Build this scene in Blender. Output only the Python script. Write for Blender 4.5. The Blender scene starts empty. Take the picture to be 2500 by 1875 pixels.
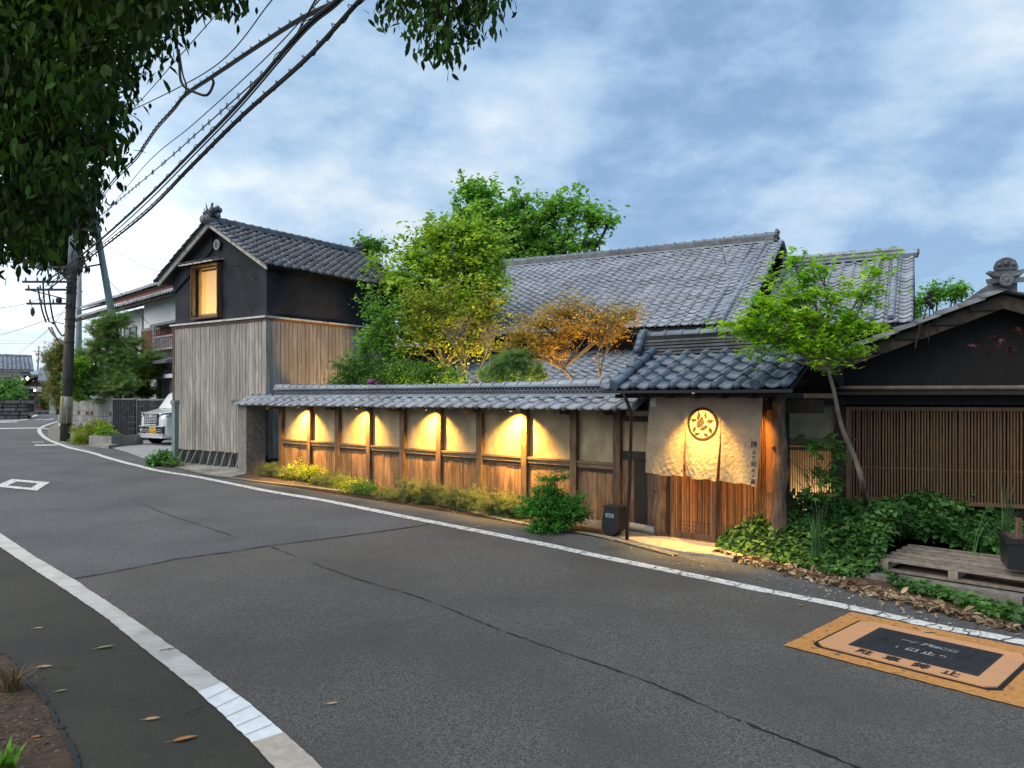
import bpy, bmesh, math, random
import numpy as np
from mathutils import Vector, Matrix, noise
random.seed(7); rng=np.random.default_rng(7)
SC=bpy.context.scene; COL=SC.collection
# ------------------------------------------------------------------ camera, sky, sun, exposure
cam=bpy.data.cameras.new('camera'); camo=bpy.data.objects.new('camera',cam); COL.objects.link(camo)
camo.location=(0,0,1.65); camo.rotation_euler=(math.pi/2,0,0)
cam.sensor_width=36; cam.lens=36*1800/2500; cam.shift_y=0.013; cam.clip_start=.05; cam.clip_end=2000
SC.camera=camo
SUN_EL=math.radians(48); SUN_AZ=math.radians(-115)     # high thick overcast, light arriving softly from the left
GLOW=Vector((-.56,.96,.20)).normalized()            # break in the clouds over the street
w=bpy.data.worlds.new('World'); SC.world=w; w.use_nodes=True
nt=w.node_tree; nt.nodes.clear(); N=nt.nodes.new; LK=nt.links.new
out=N('ShaderNodeOutputWorld'); mixs=N('ShaderNodeMixShader'); bg1=N('ShaderNodeBackground'); bg2=N('ShaderNodeBackground')
sky=N('ShaderNodeTexSky'); sky.sky_type='NISHITA'; sky.sun_disc=False; sky.sun_elevation=SUN_EL; sky.sun_rotation=SUN_AZ
LK(sky.outputs[0],bg1.inputs[0]); bg1.inputs[1].default_value=0.1
tc=N('ShaderNodeTexCoord'); sep=N('ShaderNodeSeparateXYZ'); LK(tc.outputs['Generated'],sep.inputs[0])
def mth(op,a,b=None,c=None):
    m=N('ShaderNodeMath'); m.operation=op
    for i,x in enumerate((a,b,c)):
        if x is None: continue
        if isinstance(x,(int,float)): m.inputs[i].default_value=x
        else: LK(x,m.inputs[i])
    return m.outputs[0]
def ramp(fac,stops,interp='LINEAR'):
    r=N('ShaderNodeValToRGB'); LK(fac,r.inputs[0]); r.color_ramp.interpolation=interp
    e=r.color_ramp.elements
    while len(e)<len(stops): e.new(.5)
    for k,(p,c) in enumerate(stops):
        e[k].position=p; e[k].color=(*c,1) if len(c)==3 else c
    return r.outputs[0]
zz=mth('ADD',mth('MAXIMUM',sep.outputs[2],0.0),.42)
px=mth('DIVIDE',sep.outputs[0],zz); py=mth('DIVIDE',sep.outputs[1],zz)
cmb=N('ShaderNodeCombineXYZ'); LK(px,cmb.inputs[0]); LK(py,cmb.inputs[1]); LK(mth('MULTIPLY',sep.outputs[2],1.5),cmb.inputs[2])
n1=N('ShaderNodeTexNoise'); n1.inputs['Scale'].default_value=2.7; n1.inputs['Detail'].default_value=11; n1.inputs['Roughness'].default_value=.60; n1.inputs['Distortion'].default_value=.12
LK(cmb.outputs[0],n1.inputs['Vector'])
n2=N('ShaderNodeTexNoise'); n2.inputs['Scale'].default_value=.9; n2.inputs['Detail'].default_value=3
mp=N('ShaderNodeMapping'); mp.inputs['Location'].default_value=(3.1,1.7,.4); LK(cmb.outputs[0],mp.inputs[0]); LK(mp.outputs[0],n2.inputs['Vector'])
low=N('ShaderNodeMapRange'); LK(sep.outputs[2],low.inputs[0]); low.inputs[1].default_value=.0; low.inputs[2].default_value=.24; low.inputs[3].default_value=-.085; low.inputs[4].default_value=0
n3=N('ShaderNodeTexNoise'); n3.inputs['Scale'].default_value=8; n3.inputs['Detail'].default_value=6; LK(cmb.outputs[0],n3.inputs['Vector'])
side=mth('ADD',mth('ADD',mth('MULTIPLY',sep.outputs[0],-.11),mth('MULTIPLY',mth('SUBTRACT',n3.outputs['Fac'],.5),.24)),low.outputs[0])
cl=mth('ADD',mth('ADD',mth('MULTIPLY',n1.outputs['Fac'],1.0),mth('MULTIPLY',mth('SUBTRACT',n2.outputs['Fac'],.5),.55)),side)
ccol=ramp(cl,[(.33,(.105,.175,.27)),(.42,(.15,.23,.34)),(.50,(.20,.28,.375)),(.58,(.25,.32,.40)),(.68,(.335,.38,.42))])
vd=N('ShaderNodeVectorMath'); vd.operation='DOT_PRODUCT'; LK(tc.outputs['Generated'],vd.inputs[0])
vd.inputs[1].default_value=tuple(GLOW)
glow=mth('POWER',mth('MAXIMUM',vd.outputs['Value'],0.0),130)
gl=N('ShaderNodeMix'); gl.data_type='RGBA'; gl.blend_type='ADD'; LK(mth('MULTIPLY',glow,mth('MULTIPLY',cl,.6)),gl.inputs[0]); LK(ccol,gl.inputs[6]); gl.inputs[7].default_value=(.95,.97,.92,1)
LK(gl.outputs[2],bg2.inputs[0]); bg2.inputs[1].default_value=1.0
cov=N('ShaderNodeMapRange'); LK(cl,cov.inputs[0]); cov.inputs[1].default_value=.30; cov.inputs[2].default_value=.42; cov.inputs[3].default_value=.75; cov.inputs[4].default_value=1
LK(cov.outputs[0],mixs.inputs[0]); LK(bg1.outputs[0],mixs.inputs[1]); LK(bg2.outputs[0],mixs.inputs[2]); LK(mixs.outputs[0],out.inputs[0])
sl=bpy.data.lights.new('sun','SUN'); sl.energy=1.5; sl.angle=math.radians(75); sl.color=(1,.90,.76)
so=bpy.data.objects.new('sun',sl); COL.objects.link(so)
dv=-Vector((math.sin(SUN_AZ)*math.cos(SUN_EL),math.cos(SUN_AZ)*math.cos(SUN_EL),math.sin(SUN_EL)))
so.rotation_euler=dv.to_track_quat('-Z','Y').to_euler()
SC.view_settings.view_transform='Standard'; SC.view_settings.look='None'; SC.view_settings.exposure=1.2; SC.view_settings.gamma=1
SC.view_settings.use_curve_mapping=False
SC.render.engine='CYCLES'; SC.cycles.use_denoising=True; SC.cycles.max_bounces=6; SC.cycles.diffuse_bounces=3; SC.cycles.glossy_bounces=3
SC.cycles.transparent_max_bounces=6; SC.cycles.sample_clamp_indirect=3; SC.cycles.caustics_reflective=False; SC.cycles.caustics_refractive=False
# ------------------------------------------------------------------ helpers
EYE=1.65
def gz(y): return float(np.interp(y,[7,13.5,35],[-.195,0,.25]))
def W(px,py,Y): return Vector(((px-1250)/1800*Y,Y,EYE-(py-970)/1800*Y))      # a point seen at px,py standing Y metres away
def G(px,py,dz=0):                                                            # a point on the ground
    k=(py-970)/1800; lo,hi=.5,400
    for _ in range(50):
        m=(lo+hi)/2
        if EYE-k*m>gz(m)+dz: lo=m
        else: hi=m
    return Vector(((px-1250)/1800*m,m,gz(m)+dz))
class MB:
    def __init__(s): s.v=[]; s.f=[]; s.T=None
    def add(s,vs,fs):
        b=len(s.v)
        if s.T is not None: vs=[s.T@Vector(v) for v in vs]
        s.v+= [tuple(v) for v in vs]; s.f+=[tuple(b+i for i in f) for f in fs]; return s
    def box(s,x0,x1,y0,y1,z0,z1):
        return s.add([(x0,y0,z0),(x1,y0,z0),(x1,y1,z0),(x0,y1,z0),(x0,y0,z1),(x1,y0,z1),(x1,y1,z1),(x0,y1,z1)],
              [(0,3,2,1),(4,5,6,7),(0,1,5,4),(1,2,6,5),(2,3,7,6),(3,0,4,7)])
    def prism(s,poly,y0,y1):                # poly in x,z ; extruded along y
        n=len(poly)
        return s.add([(x,y0,z) for x,z in poly]+[(x,y1,z) for x,z in poly],
              [tuple(range(n)),tuple(range(2*n-1,n-1,-1))]+[(i,i+n,(i+1)%n+n,(i+1)%n) for i in range(n)])
    def slab(s,poly,z0,z1):                 # poly in x,y ; extruded along z
        n=len(poly)
        return s.add([(x,y,z0) for x,y in poly]+[(x,y,z1) for x,y in poly],
              [tuple(range(n-1,-1,-1)),tuple(range(n,2*n))]+[(i,(i+1)%n,(i+1)%n+n,i+n) for i in range(n)])
    def tube(s,pts,r,seg=7,cap=True,flat=1.0):
        pts=[Vector(p) for p in pts]; n=len(pts)
        if not hasattr(r,'__len__'): r=[r]*n
        up=Vector((0,0,1)); vs=[]; prev=None
        for i,p in enumerate(pts):
            t=(pts[min(i+1,n-1)]-pts[max(i-1,0)]).normalized()
            if prev is None:
                a=t.cross(up if abs(t.z)<.95 else Vector((1,0,0))).normalized()
            else:
                a=(prev-t*prev.dot(t)).normalized()
            prev=a; b=t.cross(a)
            for k in range(seg):
                th=2*math.pi*k/seg; vs.append(p+a*(r[i]*math.cos(th))+b*(r[i]*flat*math.sin(th)))
        fs=[(i*seg+k,i*seg+(k+1)%seg,(i+1)*seg+(k+1)%seg,(i+1)*seg+k) for i in range(n-1) for k in range(seg)]
        if cap: fs+=[tuple(range(seg-1,-1,-1)),tuple((n-1)*seg+k for k in range(seg))]
        return s.add(vs,fs)
    def blob(s,c,r,seg=8,rings=5,jit=0):
        c=Vector(c); r=r if hasattr(r,'__len__') else (r,r,r); vs=[]; 
        for i in range(rings+1):
            ph=math.pi*i/rings
            for k in range(seg):
                th=2*math.pi*k/seg; j=1+jit*(random.random()-.5)
                vs.append(c+Vector((r[0]*math.sin(ph)*math.cos(th)*j,r[1]*math.sin(ph)*math.sin(th)*j,r[2]*math.cos(ph)*j)))
        return s.add(vs,[(i*seg+k,(i+1)*seg+k,(i+1)*seg+(k+1)%seg,i*seg+(k+1)%seg) for i in range(rings) for k in range(seg)])
    def mesh(s,name,m=None,smooth=False):
        me=bpy.data.meshes.new(name); me.from_pydata(s.v,[],s.f); me.validate()
        bm=bmesh.new(); bm.from_mesh(me); bmesh.ops.recalc_face_normals(bm,faces=bm.faces); bm.to_mesh(me); bm.free()
        if m: me.materials.append(m)
        if smooth: me.polygons.foreach_set('use_smooth',[True]*len(me.polygons))
        return me
    def ob(s,name,m,parent=None,smooth=False,loc=(0,0,0),rot=(0,0,0),kind=None):
        return link(name,s.mesh(name,m,smooth),parent,loc,rot,kind)
def link(name,me,parent=None,loc=(0,0,0),rot=(0,0,0),kind=None):
    o=bpy.data.objects.new(name,me); COL.objects.link(o)
    if parent: o.parent=parent
    o.location=loc; o.rotation_euler=rot
    if kind: o['kind']=kind
    return o
def box(name,m,parent,x0,x1,y0,y1,z0,z1,kind=None): return MB().box(x0,x1,y0,y1,z0,z1).ob(name,m,parent,kind=kind)
def tag(o,label,cat,group=None):
    o['label']=label; o['category']=cat
    if group: o['group']=group
    return o
def thing(name,label,cat,loc=(0,0,0),d=None,group=None):
    o=bpy.data.objects.new(name,None); COL.objects.link(o); o.empty_display_size=.1
    o.location=loc
    if d is not None: o.rotation_euler=(0,0,math.atan2(d[1],d[0]))
    return tag(o,label,cat,group)
def smooth_path(pts,n=6):
    pts=[Vector(p) for p in pts]; P=[pts[0]]+pts+[pts[-1]]; out=[]
    for i in range(1,len(P)-2):
        for k in range(n):
            t=k/n; a,b,c,d=P[i-1],P[i],P[i+1],P[i+2]
            out.append(.5*((2*b)+(c-a)*t+(2*a-5*b+4*c-d)*t*t+(3*b-a-3*c+d)*t**3))
    out.append(pts[-1]); return out
# ------------------------------------------------------------------ materials
MATS={}
def mat(name,c1,c2=None,scale=4,stretch=(1,1,1),rough=.75,bump=0,bscale=None,bstretch=None,rand=0,detail=5,spec=.4,metal=0,
        spots=None,emit=None,lo=.35,hi=.65,trans=0,big=None,coat=0):
    if name in MATS: return MATS[name]
    m=bpy.data.materials.new(name); m.use_nodes=True; t=m.node_tree; n=t.nodes; L=t.links.new
    b=n['Principled BSDF']; b.inputs['Roughness'].default_value=rough; b.inputs['Specular IOR Level'].default_value=spec; b.inputs['Metallic'].default_value=metal
    if coat: b.inputs['Coat Weight'].default_value=coat
    g=n.new('ShaderNodeNewGeometry')
    def nz(sc,st,det=detail):
        mpn=n.new('ShaderNodeMapping'); mpn.inputs['Scale'].default_value=st; L(g.outputs['Position'],mpn.inputs[0])
        x=n.new('ShaderNodeTexNoise'); x.inputs['Scale'].default_value=sc; x.inputs['Detail'].default_value=det; x.inputs['Roughness'].default_value=.6
        L(mpn.outputs[0],x.inputs['Vector']); return x.outputs['Fac']
    c2=c2 or tuple(x*.75 for x in c1)
    r=n.new('ShaderNodeValToRGB'); L(nz(scale,stretch),r.inputs[0]); r.color_ramp.elements[0].position=lo; r.color_ramp.elements[1].position=hi
    r.color_ramp.elements[0].color=(*c2,1); r.color_ramp.elements[1].color=(*c1,1); col=r.outputs[0]
    def mixc(f,a,bc,mode='MIX'):
        x=n.new('ShaderNodeMix'); x.data_type='RGBA'; x.blend_type=mode
        if isinstance(f,(int,float)): x.inputs[0].default_value=f
        else: L(f,x.inputs[0])
        L(a,x.inputs[6])
        if isinstance(bc,tuple): x.inputs[7].default_value=(*bc,1)
        else: L(bc,x.inputs[7])
        return x.outputs[2]
    if big:   # (colour, scale, lo, hi, stretch)
        rr=n.new('ShaderNodeMapRange'); L(nz(big[1],big[4] if len(big)>4 else (1,1,1),4),rr.inputs[0]); rr.inputs[1].default_value=big[2]; rr.inputs[2].default_value=big[3]
        col=mixc(rr.outputs[0],col,big[0])
    if spots: # (colour, scale, threshold)
        v=n.new('ShaderNodeTexVoronoi'); v.inputs['Scale'].default_value=spots[1]; L(g.outputs['Position'],v.inputs['Vector'])
        rr=n.new('ShaderNodeMapRange'); L(v.outputs['Distance'],rr.inputs[0]); rr.inputs[1].default_value=spots[2]; rr.inputs[2].default_value=spots[2]*.6
        hs=n.new('ShaderNodeSeparateColor'); L(v.outputs['Color'],hs.inputs[0])
        mm=n.new('ShaderNodeMath'); mm.operation='MULTIPLY'; L(rr.outputs[0],mm.inputs[0]); L(hs.outputs[0],mm.inputs[1])
        col=mixc(mm.outputs[0],col,spots[0])
    if rand:
        oi=n.new('ShaderNodeObjectInfo'); ad=n.new('ShaderNodeMath'); ad.operation='ADD'; L(oi.outputs['Random'],ad.inputs[0]); L(g.outputs['Random Per Island'],ad.inputs[1])
        fr=n.new('ShaderNodeMath'); fr.operation='FRACT'; L(ad.outputs[0],fr.inputs[0])
        mr=n.new('ShaderNodeMapRange'); L(fr.outputs[0],mr.inputs[0]); mr.inputs[3].default_value=1-rand; mr.inputs[4].default_value=1+rand*.8
        hv=n.new('ShaderNodeHueSaturation'); L(mr.outputs[0],hv.inputs['Value']); L(col,hv.inputs['Color'])
        h2=n.new('ShaderNodeMapRange'); L(oi.outputs['Random'],h2.inputs[0]); h2.inputs[3].default_value=.5-rand*.03; h2.inputs[4].default_value=.5+rand*.03; L(h2.outputs[0],hv.inputs['Hue'])
        col=hv.outputs[0]
    L(col,b.inputs['Base Color'])
    if bump:
        bp=n.new('ShaderNodeBump'); bp.inputs['Strength'].default_value=min(1,bump); bp.inputs['Distance'].default_value=.01*max(1,bump)
        L(nz(bscale or scale*4,bstretch or stretch,4),bp.inputs['Height']); L(bp.outputs[0],b.inputs['Normal'])
    if emit: b.inputs['Emission Color'].default_value=(*emit[0],1); b.inputs['Emission Strength'].default_value=emit[1]
    if trans:
        tl=n.new('ShaderNodeBsdfTranslucent'); L(col,tl.inputs[0]); ms=n.new('ShaderNodeMixShader'); ms.inputs[0].default_value=trans
        L(b.outputs[0],ms.inputs[1]); L(tl.outputs[0],ms.inputs[2]); L(ms.outputs[0],n['Material Output'].inputs[0])
    MATS[name]=m; return m
m_asph=mat('asphalt',(.165,.168,.174),(.052,.054,.058),scale=75,detail=2,lo=.38,hi=.64,rough=.85,bump=.9,bscale=200,spots=((.42,.41,.40),105,.26),big=((.072,.075,.082),.7,.42,.68))
m_asph2=mat('asphalt_older_patch',(.168,.158,.148),(.056,.052,.049),scale=75,detail=2,lo=.38,hi=.64,rough=.85,bump=.9,bscale=240,spots=((.40,.375,.35),100,.26),big=((.078,.073,.067),.7,.42,.68))
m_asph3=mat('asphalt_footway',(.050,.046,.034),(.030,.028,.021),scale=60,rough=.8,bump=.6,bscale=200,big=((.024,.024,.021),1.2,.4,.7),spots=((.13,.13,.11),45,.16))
m_verge=mat('asphalt_verge',(.115,.118,.118),(.07,.072,.075),scale=50,rough=.9,bump=.9,bscale=160,spots=((.3,.28,.26),50,.26),big=((.055,.05,.045),1.5,.45,.7))
m_crack=mat('tar_joint',(.010,.010,.009),rough=.6)
m_conc=mat('concrete',(.34,.33,.30),(.24,.235,.21),scale=9,rough=.9,bump=.5,bscale=60,big=((.14,.14,.125),1.3,.45,.7))
m_conc2=mat('concrete_drive',(.33,.34,.34),(.25,.26,.26),scale=6,rough=.9,bump=.4,bscale=60)
m_kerbc=mat('concrete_edging_dirty',(.24,.23,.20),(.13,.125,.11),scale=14,rough=.9,bump=.8,bscale=50)
m_paint=mat('road_paint_white',(.74,.75,.73),(.50,.50,.49),scale=22,rough=.7,bump=.4,bscale=90,big=((.16,.16,.155),16,.54,.64,(1,1,1)))
m_paintold=mat('road_paint_scuffed',(.60,.60,.57),(.44,.43,.40),scale=14,rough=.7,bump=.4,bscale=70,stretch=(1,9,1),big=((.34,.33,.31),3,.45,.75))
m_paintnew=mat('road_paint_fresh',(.80,.83,.84),(.68,.71,.73),scale=14,rough=.7,bump=.3,bscale=70)
m_conbare=mat('concrete_bare_strip',(.50,.43,.37),(.38,.33,.29),scale=18,rough=.9,bump=.5,bscale=70)
m_soil=mat('soil',(.085,.055,.035),(.04,.028,.018),scale=12,rough=1,bump=1.5,bscale=35,spots=((.16,.12,.08),22,.3))
m_grass=mat('ground_far',(.10,.11,.06),(.06,.07,.04),scale=1,rough=1)
m_tile=mat('roof_tile_silver_grey',(.29,.325,.385),(.17,.195,.24),scale=3,rough=.36,spec=.5,bump=.15,bscale=60,rand=.08,big=((.18,.20,.225),1.1,.48,.75,(1,1,.6)))
m_tiled=mat('roof_tile_blue_grey',(.105,.145,.205),(.06,.085,.125),scale=4,rough=.33,spec=.5,bump=.15,bscale=60,rand=.22,big=((.16,.19,.22),3,.56,.75))
m_tilek=mat('roof_tile_dark',(.155,.165,.185),(.07,.075,.085),scale=5,rough=.4,spec=.45,bump=.3,bscale=50,rand=.18,big=((.06,.065,.068),2,.5,.7))
m_slab=mat('roof_underlay',(.02,.02,.02),rough=.9)
m_kwood=mat('weathered_cedar',(.47,.435,.385),(.20,.185,.16),scale=3.2,stretch=(9,9,.55),rough=.85,bump=.5,bscale=9,bstretch=(12,12,.6),rand=.18,spots=((.60,.57,.52),7.5,.10),big=((.20,.19,.18),.9,.45,.75,(1,1,.5)))
m_kplast=mat('black_plaster',(.016,.021,.031),(.009,.011,.016),scale=2.5,rough=.8,bump=.5,bscale=25,big=((.040,.046,.055),1.4,.46,.78))
m_bwood=mat('bleached_bargeboard',(.60,.58,.54),(.22,.21,.195),scale=9,stretch=(1,1,1),rough=.85,bump=.4,bscale=30,lo=.3,hi=.5)
m_brown=mat('brown_timber',(.17,.105,.062),(.065,.040,.025),scale=4,stretch=(7,7,1),rough=.75,bump=.4,bscale=12,bstretch=(9,9,1),rand=.2)
m_dark=mat('dark_timber',(.030,.022,.017),(.013,.010,.008),scale=5,stretch=(5,5,1),rough=.75,bump=.4,bscale=14)
m_board=mat('stained_wall_board',(.34,.20,.10),(.13,.075,.04),scale=3,stretch=(9,9,.8),rough=.8,bump=.5,bscale=10,bstretch=(12,12,.7),rand=.25,big=((.035,.022,.015),1.5,.42,.74,(2.2,2.2,.7)))
m_plast=mat('clay_plaster',(.38,.31,.20),(.25,.20,.125),scale=4,lo=.38,hi=.6,stretch=(1,1,.7),rough=.95,bump=.25,bscale=50,big=((.21,.175,.12),1.8,.48,.8,(1,1,.6)))
m_rail=mat('rail_timber',(.20,.135,.085),(.10,.066,.042),scale=4,stretch=(2,2,14),rough=.75,bump=.3,bscale=12,bstretch=(2,2,20))
m_door=mat('door_timber_orange',(.46,.21,.065),(.27,.115,.035),scale=4,stretch=(10,10,1),rough=.5,bump=.2,bscale=12,bstretch=(14,14,1),rand=.18)
m_slat=mat('lattice_slat_tan',(.19,.11,.052),(.115,.066,.032),scale=5,stretch=(8,8,1),rough=.7,rand=.16,bump=.2,bscale=12,bstretch=(10,10,1))
m_trunkp=mat('natural_log_post',(.19,.13,.085),(.07,.047,.03),scale=5,stretch=(5,5,1.2),rough=.8,bump=.8,bscale=9,bstretch=(5,5,1))
m_black=mat('black_board_wall',(.014,.012,.012),(.007,.006,.006),scale=6,rough=.8)
m_cloth=mat('linen_curtain',(.34,.28,.20),(.25,.205,.15),scale=5,rough=.95,bump=1.6,bscale=24,trans=.08)
m_crest=mat('crest_brown_dye',(.012,.005,.003),rough=.9)
m_ink=mat('ink',(.03,.025,.022),rough=.8)
m_stone=mat('granite',(.42,.37,.30),(.27,.235,.19),scale=10,rough=.9,bump=1.2,bscale=45)
m_metal=mat('dark_metal',(.018,.018,.02),rough=.4,spec=.5)
m_lampon=mat('lamp_glass',(.9,.8,.6),rough=.4,emit=((1,.6,.22),9))
# ------------------------------------------------------------------ ground sheets
def drape(name,poly,m,dz,kind='structure',parent=None,label=None,thick=0):
    bm=bmesh.new(); vs=[bm.verts.new((p[0],p[1],0)) for p in poly]; bm.faces.new(vs)
    bmesh.ops.triangulate(bm,faces=bm.faces[:])
    for y in (7,13.5,35):
        bmesh.ops.bisect_plane(bm,geom=bm.verts[:]+bm.edges[:]+bm.faces[:],plane_co=(0,y,0),plane_no=(0,1,0))
    for v in bm.verts: v.co.z=gz(v.co.y)+dz
    for f in bm.faces:
        f.normal_update()
        if f.normal.z<0: f.normal_flip()
    if thick:
        r=bmesh.ops.extrude_face_region(bm,geom=bm.faces[:])
        for v in [g for g in r['geom'] if isinstance(g,bmesh.types.BMVert)]: v.co.z-=thick
        bmesh.ops.recalc_face_normals(bm,faces=bm.faces[:])
    me=bpy.data.meshes.new(name); bm.to_mesh(me); bm.free(); me.materials.append(m)
    o=link(name,me,parent,kind=kind); return o
def strip(name,L,R,m,dz,**k): return drape(name,list(L)+list(R)[::-1],m,dz,**k)
def offset(path,wd):
    o1=[];o2=[]
    for i,p in enumerate(path):
        t=(path[min(i+1,len(path)-1)]-path[max(i-1,0)]); t=Vector((t.x,t.y,0)).normalized(); n=Vector((-t.y,t.x,0))
        o1.append(p+n*wd/2); o2.append(p-n*wd/2)
    return o1,o2
def gpath(pts,n=5): return smooth_path([G(*p) for p in pts],n)
def ribbon(name,path,wd,m,dz,kind='structure',jit=0,gap=0):
    A,B=offset(path,wd); mb=MB()
    if jit:
        A=[p+Vector((random.uniform(-jit,jit),random.uniform(-jit,jit),0)) for p in A]; B=[p+Vector((random.uniform(-jit,jit),random.uniform(-jit,jit),0)) for p in B]
    vs=[];fs=[]
    for i in range(len(A)-1):
        if gap and random.random()<gap: continue
        b=len(vs); vs+=[A[i],B[i],B[i+1],A[i+1]]; fs.append((b,b+1,b+2,b+3))
    vs=[(v.x,v.y,gz(v.y)+dz) for v in vs]
    me=bpy.data.meshes.new(name); me.from_pydata(vs,[],fs); me.materials.append(m)
    return link(name,me,kind=kind)
drape('ground',[(-900,-60),(900,-60),(900,1500),(-900,1500)],m_grass,-.03)
# road surface: from the left edge to the foot of the buildings
rl=[(141,1030),(114,1038),(99.7,1045),(95.6,1051),(99.7,1059.5),(114,1071.7),(132,1080),(158.7,1090),(183,1097),(223.8,1106),(264,1118.5),(305,1130),(346,1140),(386,1150),(486,1166),(633,1196),(791,1223),(960,1257),(1130,1290.6),(1300,1324.5),(1469,1361),(1707,1410),(2025,1475),(2297,1534),(2500,1571)]
rpath=smooth_path([G(*p) for p in rl]+[Vector((5.2,3.9,-.195)),Vector((7,2,-.195))],12)
seam_l=[(650,1179),(853,1203),(1057,1230),(1260,1276.7),(1463,1311),(1650,1358),(1800,1395),(2000,1440),(2200,1490),(2500,1540)]
far=[Vector((-75,130,.25)),Vector((-60,130,.25))]
leftb=[Vector((-12,2.0,0)),Vector((-13,9.0,0)),Vector((-16,12,0)),Vector((-30,24,0)),Vector((-45,38,0)),Vector((-60,56,0)),Vector((-75,80,0)),Vector((-95,105,0))]
road=drape('road',[Vector((14,-8,0)),Vector((14,6,0))]+[Vector((5,8.5,0)),Vector((2.6,9.3,0)),Vector((-5.5,16.2,0)),Vector((-8.6,19.0,0)),Vector((-13.5,24.6,0)),Vector((-17.5,29.9,0)),Vector((-23,37.5,0)),Vector((-27,44,0)),Vector((-40,72,0)),Vector((-56,110,0)),Vector((-80,112,0))]+leftb[::-1]+[Vector((-12,-8,0))],m_asph,0)
# older warmer patch nearest the camera, bounded by the two joints
j1=[(150,1420),(187,1413),(285,1396),(366,1380),(447,1364),(570,1348),(651,1335)]
j1b=[(651,1335),(900,1303),(1050,1281)]
j2=[(663,1337),(848,1407),(1017,1458),(1187,1526),(1356,1588),(1582,1667),(1808,1763),(2091,1875),(2300,1960)]
lup=[(0,1303),(93.6,1366),(191,1423),(285,1486),(366,1543),(447.5,1600),(541,1669),(610,1722),(691.6,1793),(783,1875)]
llo=[(0,1337.5),(81,1392),(163,1445),(252,1506),(333.6,1573),(411,1634.5),(484,1693.5),(549,1754.5),(614,1817.5),(667,1875)]
LU=[G(-300,1165),G(-120,1235)]+[G(*p) for p in lup]+[G(900,1985),G(1000,2100)]
LL=[G(-300,1190),G(-120,1263)]+[G(*p) for p in llo]+[G(740,1985),G(800,2100)]
def rough(L,amp,step=.05):
    out=[]
    for i in range(len(L)-1):
        a,b=Vector(L[i]),Vector(L[i+1]); n=max(1,min(60,int((b-a).length/step)))
        for k in range(n): out.append(a.lerp(b,k/n)+Vector((random.uniform(-amp,amp),random.uniform(-amp,amp),0)))
    out.append(Vector(L[-1])); return out
drape('road_patch_older',[G(*p) for p in j1+j1b[1:]]+[G(1300,1326),G(1707,1411),G(2025,1476),G(2297,1536),G(2500,1573),Vector((5.2,3.9,0)),Vector((5.2,1,0)),Vector((-.2,1,0))]+LU[4:][::-1][1:],m_asph2,.004)
ribbon('road_joint',gpath(j1+j1b[1:],6),.032,m_crack,.009,jit=.014,gap=.06)
ribbon('road_joint',gpath(j2,16),.015,m_crack,.009,jit=.010,gap=.08)
ribbon('road_joint',gpath([(340,1225),(390,1250),(488,1282.5),(565,1308)],6),.012,m_crack,.009,jit=.006,gap=.2)
# verge between white line and garden wall
VG=[G(*p) for p in seam_l]
ins=[Vector((3.5,6.6,0)),Vector((2.9,7.6,0))]
drape('verge',[G(*p) for p in rl[12:]]+VG[::-1]+[G(520,1161),G(420,1142),G(360,1128)],m_verge,.004)
A,B=offset(rpath,.15)
ribbon('road_edge_line',rpath,.15,m_paint,.010,jit=.006,gap=0)
# cracks across the near part of the line
for i in range(30):
    k=int(len(rpath)*.66+i*len(rpath)*.30/30); p=rpath[k]; t=(rpath[min(k+1,len(rpath)-1)]-rpath[k-1]).normalized(); n=Vector((-t.y,t.x,0))
    q=[p+n*.09+t*random.uniform(-.03,.03),p+n*.03+t*random.uniform(-.03,.03),p-n*.03+t*random.uniform(-.03,.03),p-n*.09+t*random.uniform(-.03,.03)]
    ribbon('line_crack',q,random.uniform(.006,.014),m_asph,.014)
# left hand strip: concrete channel painted white
i0,i1=9,11
strip('kerb_strip',rough(LU[:3+6],.005),rough(LL[:3+6],.005),m_paintold,.012)
strip('kerb_strip_fresh_paint',rough(LU[8:11],.004),rough(LL[8:11],.004),m_paintnew,.012)
strip('kerb_strip_bare',rough(LU[10:],.004),rough(LL[10:],.004),m_conbare,.012)
for a in (.15,.33,.52,.7,.86):
    u=LU[8].lerp(LU[10],a); l=LL[8].lerp(LL[10],a+.03); ribbon('strip_joint',[l,l.lerp(u,.5),u],.004,m_crack,.016)
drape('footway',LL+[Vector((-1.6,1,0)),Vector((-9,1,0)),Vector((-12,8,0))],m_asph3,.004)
soilp=[(-30,1560),(0,1597),(30,1612),(53,1640),(69,1673),(94,1698),(126,1742),(142,1775),(163,1807),(183,1852),(189,1875),(200,1980)]
SP=[G(*p) for p in soilp]
drape('soil_bed',SP+[Vector((-1.8,1.5,0)),Vector((-6,1.5,0)),Vector((-6,6.2,0))],m_soil,.010)
ribbon('footway_edge_crack',smooth_path(SP[1:],5),.022,m_crack,.016,jit=.012)
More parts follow.
